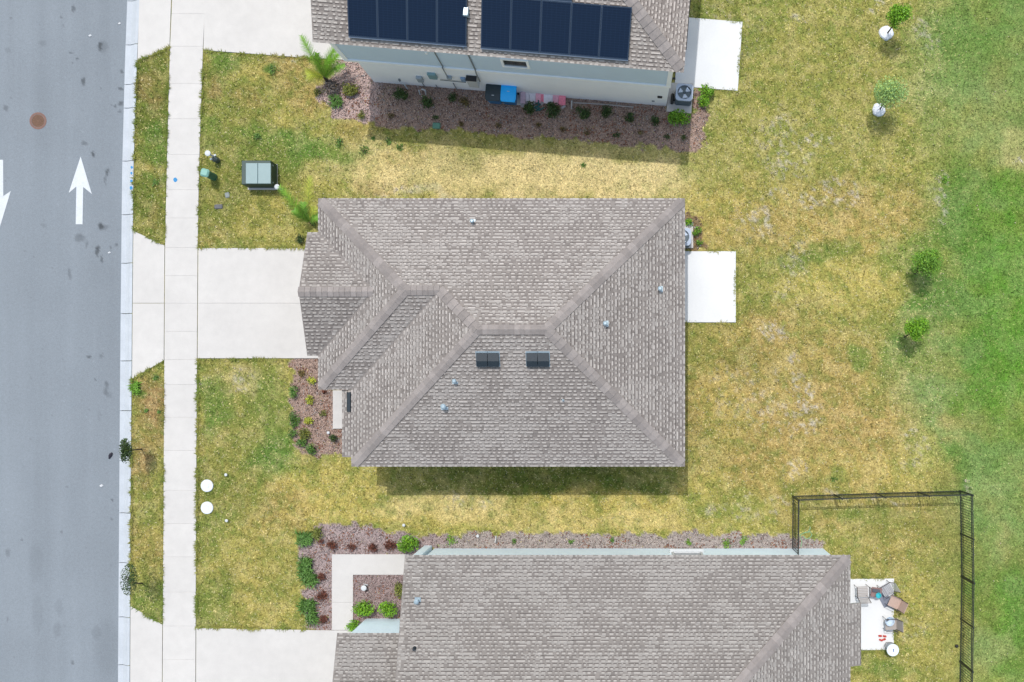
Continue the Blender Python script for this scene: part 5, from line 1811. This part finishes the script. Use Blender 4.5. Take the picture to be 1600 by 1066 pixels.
# gravel bed pipes
for pl_, lb in (([(631, 131, .35), (637, 139.5, 0)], 'slanting white pipe left of the first wall box of the two storey house'), ([(654.5, 141, .3), (656.5, 148, 0)], 'short upright white pipe left of the bent one'), ([(665.5, 148, 0), (664, 141, .3), (658.5, 139.5, .32)], 'bent white pipe above the second dark shrub'), ([(893, 170, 0), (893.5, 158, .45)], 'upright white pipe right of the pink rounded boards')):
    mb = MB(); P = [G(*p) for p in pl_]; mb.tube(P, .028, 8)
    top(mb, 'pvc_pipe', white_trim, G(pl_[-1][0] if pl_[0][2] else pl_[0][0], pl_[-1][1] if pl_[0][2] else pl_[0][1]), lb, 'pipe', 'white pipes by the wall')
mb = MB(); mb.tube([G(896, 160.5, .04), G(940, 163, .04), G(990, 167.5, .04)], .028, 8)
top(mb, 'pvc_pipe', mat('dusty pvc', alb(206, 196, 190), rough=.7), G(940, 163), 'long dusty white pipe lying along the foot of the two storey house wall', 'pipe')


# wheeled bins
def bin_(c, ang, body, lid, label, lidh, slot):
    rt = empty('wheeled_bin', c, label, 'bin', 'wheeled bins by the wall', rz=ang)
    def bb(fn, name, m, par):
        mb = MB(); fn(mb); return mb.build(name, m, par, world=False)
    bb(lambda m: m.add([(-.25, -.28, .06), (.25, -.28, .06), (.25, .26, .06), (-.25, .26, .06), (-.3, -.38, .98), (.3, -.38, .98), (.3, .34, .98), (-.3, .34, .98)], [(3, 2, 1, 0), (4, 5, 6, 7), (0, 1, 5, 4), (1, 2, 6, 5), (2, 3, 7, 6), (3, 0, 4, 7)]), 'body', body, rt)
    def L(m):
        n = 6
        vs, fs = [], []
        for k in range(n + 1):
            y = -.44 + .80 * k / n
            z = 1.0 + .07 * math.sin(math.pi * k / n)
            w = .33 if 0 < k < n else .29
            vs += [(-w, y, .98), (-w, y, z), (-w + .04, y, z + .02), (w - .04, y, z + .02), (w, y, z), (w, y, .98)]
        for k in range(n):
            for i in range(5):
                fs.append((k * 6 + i, k * 6 + i + 1, k * 6 + 7 + i, k * 6 + 6 + i))
        fs += [tuple(range(5, -1, -1)), tuple(range(n * 6, n * 6 + 6))]
        m.add(vs, [tuple(reversed(f)) for f in fs])
    l = bb(L, 'lid', lid, rt)
    bb(lambda m: m.box((0, slot, 1.09 if slot > -.2 else 1.07), (.10, .025, .012)), 'lid_label', white_trim, l)
    bb(lambda m: (m.tube([(-.26, .40, .98), (.26, .40, .98)], .018, 6), m.box((-.22, .37, .98), (.04, .08, .04)), m.box((.22, .37, .98), (.04, .08, .04)), m.box((0, .37, .98), (.04, .08, .04))), 'handle', body, rt)
    for s in (-1, 1):
        bb(lambda m: m.tube([(s * .27, .26, .1), (s * .33, .26, .1)], .1, 14), 'wheel', black_m, rt)


blue_b = mat('bright blue bin plastic', (.005, .42, .9), rough=.4)
blue_d = mat('dark blue bin plastic', (.004, .13, .34), rough=.4)
teal_d = mat('dark slate bin plastic', alb(40, 60, 68), rough=.45, noise=[(5, .1, 3)])
wb1, wb2 = G(776, 153), G(799, 154.5)
bin_(wb1, th, blue_d, teal_d, 'dark slate wheeled bin standing left of the bright blue bin', 1, -.22)
bin_(wb2, th, blue_d, blue_b, 'bright blue wheeled bin against the two storey house wall', 1, -.02)
mb = MB(); mb.box(G(790, 152) + Vector((0, 0, .02)), (1.4, .62, .05), th)
top(mb, 'bin_pad', conc, G(788, 157), 'pale concrete paver pad under the two wheeled bins', 'paver')

# pink rounded boards leaning on the wall
pinks = {'p': mat('pink board', alb(244, 176, 190, 1.1), rough=.8, noise=[(12, .12, 3)]), 'r': mat('strong pink board', alb(250, 140, 160, 1.1), rough=.8, noise=[(12, .15, 3)]), 'w': mat('white pink board', alb(244, 234, 238, 1.1), rough=.8, noise=[(12, .1, 3)]), 'g': mat('mauve grey board', alb(220, 190, 202, 1.1), rough=.8, noise=[(12, .12, 3)])}
for k, (x, y, w, m, lb) in enumerate(((817, 153, .22, 'g', 'dull mauve rounded board lowest and nearest the blue bin'), (822, 148, .25, 'w', 'mauve white rounded board beside the blue bin'), (832, 148.5, .27, 'w', 'big white rounded board, second from the blue bin'), (841, 152, .22, 'p', 'pink rounded board right of the big white one'), (847, 150, .21, 'r', 'strong pink rounded board in the middle of the row'),
                                      (853, 151, .2, 'w', 'white pink patterned rounded board left of centre right'), (859.5, 151, .22, 'w', 'pale patterned rounded board right of the middle'), (868, 152.5, .24, 'p', 'plain pink rounded board, second from the right end'), (878, 154, .30, 'r', 'strong pink wide board at the right end of the row'))):
    c = G(x, y + 11)
    mb = MB()
    n = 10
    prof = [(-w * .5, 0.)] + [(-w * .5 * math.cos(math.pi * i / n), .5 + w * .5 * math.sin(math.pi * i / n)) for i in range(n + 1)] + [(w * .5, 0.)]
    tl = Matrix.Rotation(th, 3, 'Z') @ Matrix.Rotation(R(-52), 3, 'X')
    vs = [c + tl @ Vector((a, t, b)) for t in (0, .04) for a, b in prof]
    q = len(prof)
    mb.add(vs, [tuple(range(q)), tuple(range(2 * q - 1, q - 1, -1))] + [(i, q + i, q + (i + 1) % q, (i + 1) % q) for i in range(q)])
    top(mb, 'rounded_board', pinks[m], c, lb, 'garden board', 'pink and white rounded boards leaning on the wall')
mb = MB()
rnd = random.Random(4)
for k in range(9):
    c = G(rnd.uniform(836, 848), rnd.uniform(160, 172), rnd.uniform(.03, .14)); mb.box(c, (rnd.uniform(.12, .26), .05, .03), rnd.uniform(0, 3))
top(mb, 'toy_pile', mat('teal plastic', alb(30, 110, 110), rough=.5), G(842, 166), 'heap of dark teal plastic pieces between the two dark shrubs', 'toys')
mb = MB()
for k in range(13):
    c = G(rnd.uniform(816, 884), rnd.uniform(160, 172), .02); mb.rbox(c, (rnd.uniform(.1, .24), rnd.uniform(.08, .16), .04), .01, rnd.uniform(0, 3))
top(mb, 'stone_scatter', mat('pale broken paver', alb(206, 198, 198), rough=.9), G(850, 168), 'pale broken paver pieces scattered at the foot of the pink boards', 'paver pieces')


# air conditioners
ac_top = mat('pale blue grey ac casing', alb(188, 204, 226), rough=.45, noise=[(6, .03, 3)])
ac_side = mat('ac coil guard', alb(116, 132, 142), rough=.6)
dark_in = mat('dark fan well', alb(70, 86, 98), rough=.8)
blade_m = mat('fan blade', (.62, .7, .82), rough=.4)


def ac_unit(x, y, hgt, w, ang, label, pad):
    cT = G(x, y, hgt)
    c = Vector((cT.x, cT.y, 0))
    rt = empty('air_conditioner', c, label, 'air conditioner', 'air conditioning units', rz=ang)
    def bb(name, m, par, mb): return mb.build(name, m, par, world=False)
    mb = MB(); mb.rbox((0, 0, .075 + hgt / 2 - .05), (w - .05, w - .05, hgt - .2), .06); bb('casing', ac_side, rt, mb)
    mb = MB()
    for k in range(10):
        mb.rbox((0, 0, .14 + k * (hgt - .25) / 10), (w - .03, w - .03, .02), .06)
    bb('louvre', ac_side, rt, mb)
    # top frame with round opening
    mb = MB(); n = 32; vs = []
    r = w * .40
    sq = []
    for k in range(n):
        a = 2 * math.pi * k / n
        ca, sa = math.cos(a), math.sin(a)
        m_ = min(w / 2 / max(abs(ca), 1e-6), w / 2 / max(abs(sa), 1e-6))
        m_ = min(m_, w * .62)
        sq.append((ca * m_, sa * m_))
    for z, P in ((hgt - .09, sq), (hgt, sq), (hgt, [(r * math.cos(2 * math.pi * k / n), r * math.sin(2 * math.pi * k / n)) for k in range(n)]), (hgt - .10, [(r * math.cos(2 * math.pi * k / n), r * math.sin(2 * math.pi * k / n)) for k in range(n)])):
        vs += [(a, b, z) for a, b in P]
    mb.add(vs, [(q * n + k, q * n + (k + 1) % n, (q + 1) * n + (k + 1) % n, (q + 1) * n + k) for q in range(3) for k in range(n)])
    bb('top_frame', ac_top, rt, mb)
    mb = MB(); mb.lathe((0, 0, 0), [(r, hgt - .13), (r, hgt - .12)], 28); bb('fan_well', dark_in, rt, mb)
    f = MB(); f.lathe((0, 0, 0), [(.06, hgt - .12), (.06, hgt - .06), (.03, hgt - .05)], 12); fan = bb('fan_hub', dark_in, rt, f)
    for k in range(3):
        a0 = math.radians(40 + 120 * k)
        mb = MB(); vs = []
        for t, r_ in ((-.36, .1 * w), (.36, .1 * w), (.48, r * .92), (-.42, r * .92)):
            vs.append((r_ * math.cos(a0 + t), r_ * math.sin(a0 + t), hgt - .035 + t * .03))
        vs2 = [(a, b, z - .008) for a, b, z in vs]
        mb.add(vs + vs2, [(0, 1, 2, 3), (7, 6, 5, 4), (0, 4, 5, 1), (1, 5, 6, 2), (2, 6, 7, 3), (3, 7, 4, 0)])
        bb('fan_blade', blade_m, fan, mb)
    mb = MB()
    for rr in (.3, .55, .8, .99):
        P = [(r * rr * math.cos(2 * math.pi * k / 20), r * rr * math.sin(2 * math.pi * k / 20), hgt + .005) for k in range(21)]
        mb.tube(P, .004, 4, cap=False)
    for k in range(8):
        a = math.pi * k / 8
        mb.tube([(r * math.cos(a), r * math.sin(a), hgt + .004), (-r * math.cos(a), -r * math.sin(a), hgt + .004)], .003, 4)
    bb('grille', ac_side, rt, mb)
    mb = MB(); mb.prism([G(a, b).xy for a, b in pad], -.05, .075, .01)
    top(mb, 'equipment_pad', conc, G(sum(p[0] for p in pad) / 4, sum(p[1] for p in pad) / 4), 'concrete pad under the ' + label.split(' on ')[0], 'equipment pad', 'air conditioner pads')


ac_unit(1069.5, 144, .85, .73, th, 'square pale blue air conditioner beside the two storey house corner on a concrete pad', PADS[0])
ac_unit(1066, 370, .8, .75, 0, 'pale blue air conditioner half hidden by the middle house roof on a pad', PADS[1])
mb = MB(); mb.rbox(G(1050, 157) + Vector((0, 0, .2)), (.12, .4, .4), .03, th); mb.tube([G(1050, 160) + Vector((0, 0, .3)), G(1057, 160) + Vector((0, 0, .3))], .03, 8)
top(mb, 'disconnect_box', black_m, G(1050, 157), 'black pipe box between the two storey house wall and its air conditioner', 'pipe box')

# ------------------------------------------------------------------ south patio things
PZ = .06
frame_m = mat('dark bronze chair frame', alb(84, 74, 72), rough=.45)
sling_m = mat('grey brown sling fabric', alb(205, 196, 190), rough=.85, noise=[(20, .08, 3)])
sling_b = mat('tan brown sling fabric', alb(214, 184, 168), rough=.85, noise=[(20, .1, 3)])


def chair(x, y, ang, label, m, slats=True):
    """front faces local -Y"""
    c = G(x, y, PZ)
    rt = empty('patio_chair', c, label, 'chair', 'patio chairs', rz=ang)
    rt.scale = (.88, .88, .88)
    def bb(name, mm, par, mb): return mb.build(name, mm, par, world=False)
    w, dp = .29, .27
    for sx in (-1, 1):
        mb = MB(); mb.tube([(sx * w, -dp, 0), (sx * w, -dp, .62), (sx * w, dp - .02, .64)], .016, 6); bb('armrest', frame_m, rt, mb)
        mb = MB(); mb.tube([(sx * (w - .02), dp, 0), (sx * (w - .03), dp - .02, .42), (sx * (w - .03), dp + .14, 1.0)], .016, 6); bb('leg', frame_m, rt, mb)
    if slats:
        for k in range(7):
            mb = MB(); mb.box((0, -dp + .03 + k * .078, .42), (w * 2 - .04, .055, .014)); bb('seat_slat', m, rt, mb)
        for k in range(6):
            t = .08 + k * .09
            mb = MB(); mb.box((0, dp + t * .28, .44 + t), (w * 2 - .06, .016, .06)); bb('back_slat', m, rt, mb)
    else:
        mb = MB(); mb.box((0, 0, .42), (w * 2 - .04, dp * 2, .02)); bb('seat', m, rt, mb)
        mb = MB(); mb.add([(-w + .03, dp, .44), (w - .03, dp, .44), (w - .03, dp + .15, .98), (-w + .03, dp + .15, .98), (-w + .03, dp + .02, .44), (w - .03, dp + .02, .44), (w - .03, dp + .17, .98), (-w + .03, dp + .17, .98)], [(3, 2, 1, 0), (4, 5, 6, 7), (0, 1, 5, 4), (1, 2, 6, 5), (2, 3, 7, 6), (3, 0, 4, 7)]); bb('backrest', m, rt, mb)
    return rt


chair(1344, 922, math.pi * 1.0 + .05, 'grey brown slatted patio chair nearest the south house roof corner', sling_m)
chair(1382, 918, R(-60), 'pale slatted patio chair turned diagonally at the upper right of the patio', mat('pale slat', alb(204, 202, 204), rough=.7))
chair(1394, 938, R(-115), 'tan brown patio chair tilted off the right edge of the patio', sling_b, False)
chair(1388, 972, R(-88), 'brown patio chair holding a round pale blue basin', mat('dull brown sling', alb(196, 186, 178), rough=.85), False)
c = G(1389, 970, .45); c.z = .442
mb = MB(); mb.lathe(c, [(.12, 0), (.18, .1), (.2, .16), (.185, .16), (.16, .09), (.10, .03)], 24)
top(mb, 'basin', mat('pale blue enamel', alb(206, 222, 236, 1.3), rough=.35), c, 'round pale blue basin resting on the seat of the brown patio chair', 'basin')
ml = G(1386, 969, .45); ml.z = .442
mb = MB(); mb.rbox(ml + Vector((0, .01, .08)), (.14, .07, .05), .015, .6)
top(mb, 'hand_brush', mat('grey brush', alb(110, 118, 128), rough=.6), ml + Vector((0, 0, .05)), 'small grey brush lying inside the pale blue basin', 'brush')
mb = MB(); mb.box(G(1381, 933, PZ + .012), (.42, .85, .02), R(28))
top(mb, 'floor_mat', mat('grey mat', alb(150, 156, 172), rough=.9, noise=[(15, .08, 3)]), G(1381, 933, PZ), 'grey blue floor mat lying diagonally between the patio chairs', 'mat')
c = G(1365, 923, PZ)
tb = empty('side_table', c, 'small reddish brown side table between the two slatted patio chairs', 'table')
mb = MB(); mb.rbox(c + Vector((0, .02, .44)), (.46, .42, .035), .02, R(-8)); mb.build('table_top', mat('reddish brown table', alb(162, 128, 124), rough=.6, noise=[(8, .1, 3)]), tb)
for a, b in ((-1, -1), (1, -1), (1, 1), (-1, 1)):
    mb = MB(); mb.tube([c + Vector((a * .17, b * .15, 0)), c + Vector((a * .17, b * .15, .43))], .016, 6); mb.build('leg', frame_m, tb)
cc = c + Vector((.06, -.08, .46))
mb = MB(); mb.lathe(cc, [(.08, 0), (.11, .06), (.12, .10), (.10, .10), (.07, .03)], 20)
top(mb, 'bowl', mat('turquoise plastic', alb(60, 190, 200, 1.3), rough=.35), cc, 'turquoise bowl on the small side table', 'bowl')
mb = MB(); mb.rbox(c + Vector((-.02, .1, .49)), (.34, .14, .06), .02, R(-8))
top(mb, 'folded_towel', mat('dark grey cloth', alb(104, 104, 112), rough=.9), c + Vector((-.02, .1, .46)), 'dark grey folded cloth on the small side table behind the turquoise bowl', 'cloth')
redm = mat('red orange plastic', alb(226, 70, 50), rough=.4)
rnd = random.Random(9)
for k, (x, y, lb) in enumerate(((1375, 993.5, 'small red toy brick at the upper left of the toy cluster on the patio'), (1382, 994, 'small red toy brick at the upper right of the toy cluster on the patio'), (1376, 1000, 'small red toy brick at the lower left of the toy cluster'), (1381, 999, 'small red toy brick at the lower right of the toy cluster'))):
    c = G(x, y, PZ)
    mb = MB(); mb.rbox(c + Vector((0, 0, .03)), (.15, .07, .06), .012, rnd.uniform(-.5, .5)); mb.lathe(c + Vector((.02, 0, .06)), [(.025, 0), (.025, .02)], 8)
    top(mb, 'toy_brick', redm, c, lb, 'toy', 'red toys on the patio')
c = G(1389.5, 1010.5, 0)
bk = empty('bucket', c, 'white bucket with closed lid at the lower right corner of the south patio', 'bucket')
mb = MB(); mb.lathe(c, [(.20, 0), (.235, .42), (.25, .42), (.25, .50)], 26); mb.build('pail', mat('grey white plastic', alb(176, 188, 196, 1.35), rough=.5), bk)
mb = MB(); mb.lathe(c, [(.26, .50), (.265, .53), (.25, .55), (.1, .553)], 26); lid = mb.build('lid', mat('white lid', alb(236, 244, 248, 1.3), rough=.45), bk)
mb = MB(); mb.box(c + Vector((.02, -.0, .56)), (.035, .12, .01)); mb.build('lid_label', mat('blue label', alb(60, 90, 170), rough=.5), lid)
mb = MB(); mb.tube([c + Vector((-.26, .02, .44)), c + Vector((-.3, .1, .3)), c + Vector((-.2, .24, .22)), c + Vector((0, .27, .3)), c + Vector((.1, .24, .44))], .012, 6); mb.build('handle', frame_m, bk)
# hose
P = [G(1249, 836, .03), G(1256, 833, .03), G(1263, 831, .03), G(1266, 826, .03), G(1265.5, 823, .03)]
Q = [G(1251, 855, .03), G(1253, 848, .03), G(1250, 836, .04), G(1258, 832, .05), G(1266, 831, .04), G(1268.5, 836, .03), G(1265, 841, .03), G(1259, 842, .03), G(1255, 838, .03)]
mb = MB(); mb.tube(P, .017, 6); mb.tube(Q, .017, 6)
top(mb, 'garden_hose', mat('pale green hose', alb(160, 210, 160), rough=.5), G(1258, 836), 'pale green garden hose looped on the grass inside the black fence', 'hose')
mb = MB(); mb.lathe(G(1494, 1009, .0), [(.03, 0), (.07, .04), (.075, .07), (.06, .12), (.02, .145)], 14)
top(mb, 'ball', black_m, G(1494, 1009), 'small black ball in the grass beside the fence', 'ball')
# litter
lm = mat('white litter', alb(240, 242, 244), rough=.7)
for x, y, s, lb in ((158.5, 759, .09, 'white scrap of litter on the road level with the cleanout covers'), (141, 56, .08, 'white scrap of litter on the road near the top edge'), (171, 395, .07, 'white scrap of litter on the road below the white arrow'), (187, 37, .07, 'pale scrap beside the kerb near the top edge')):
    c = G(x, y, -.1)
    mb = MB(); mb.add([c + Vector(v) for v in ((-s, 0, .006), (0, -s * .7, .006), (s, .2 * s, .006), (.1 * s, s * .8, .006), (-s * .9, 0, .02), (0, -s * .6, .04), (s * .8, .2 * s, .015), (.1 * s, s * .7, .035))], [(3, 2, 1, 0), (4, 5, 6, 7), (0, 1, 5, 4), (1, 2, 6, 5), (2, 3, 7, 6), (3, 0, 4, 7)])
    top(mb, 'litter', lm, c, lb, 'litter')
c = G(173, 711.5, -.1)
mb = MB(); mb.rbox(c + Vector((0, 0, .04)), (.13, .2, .08), .04, -.5); mb.rbox(c + Vector((.05, .07, .04)), (.09, .1, .07), .03, .4); mb.rbox(c + Vector((-.04, -.1, .02)), (.08, .12, .04), .02, -.6)
top(mb, 'litter', mat('crumpled dark cloth', alb(52, 50, 64), rough=.9), c, 'crumpled dark rag on the road beside the upper roadside sapling', 'litter')
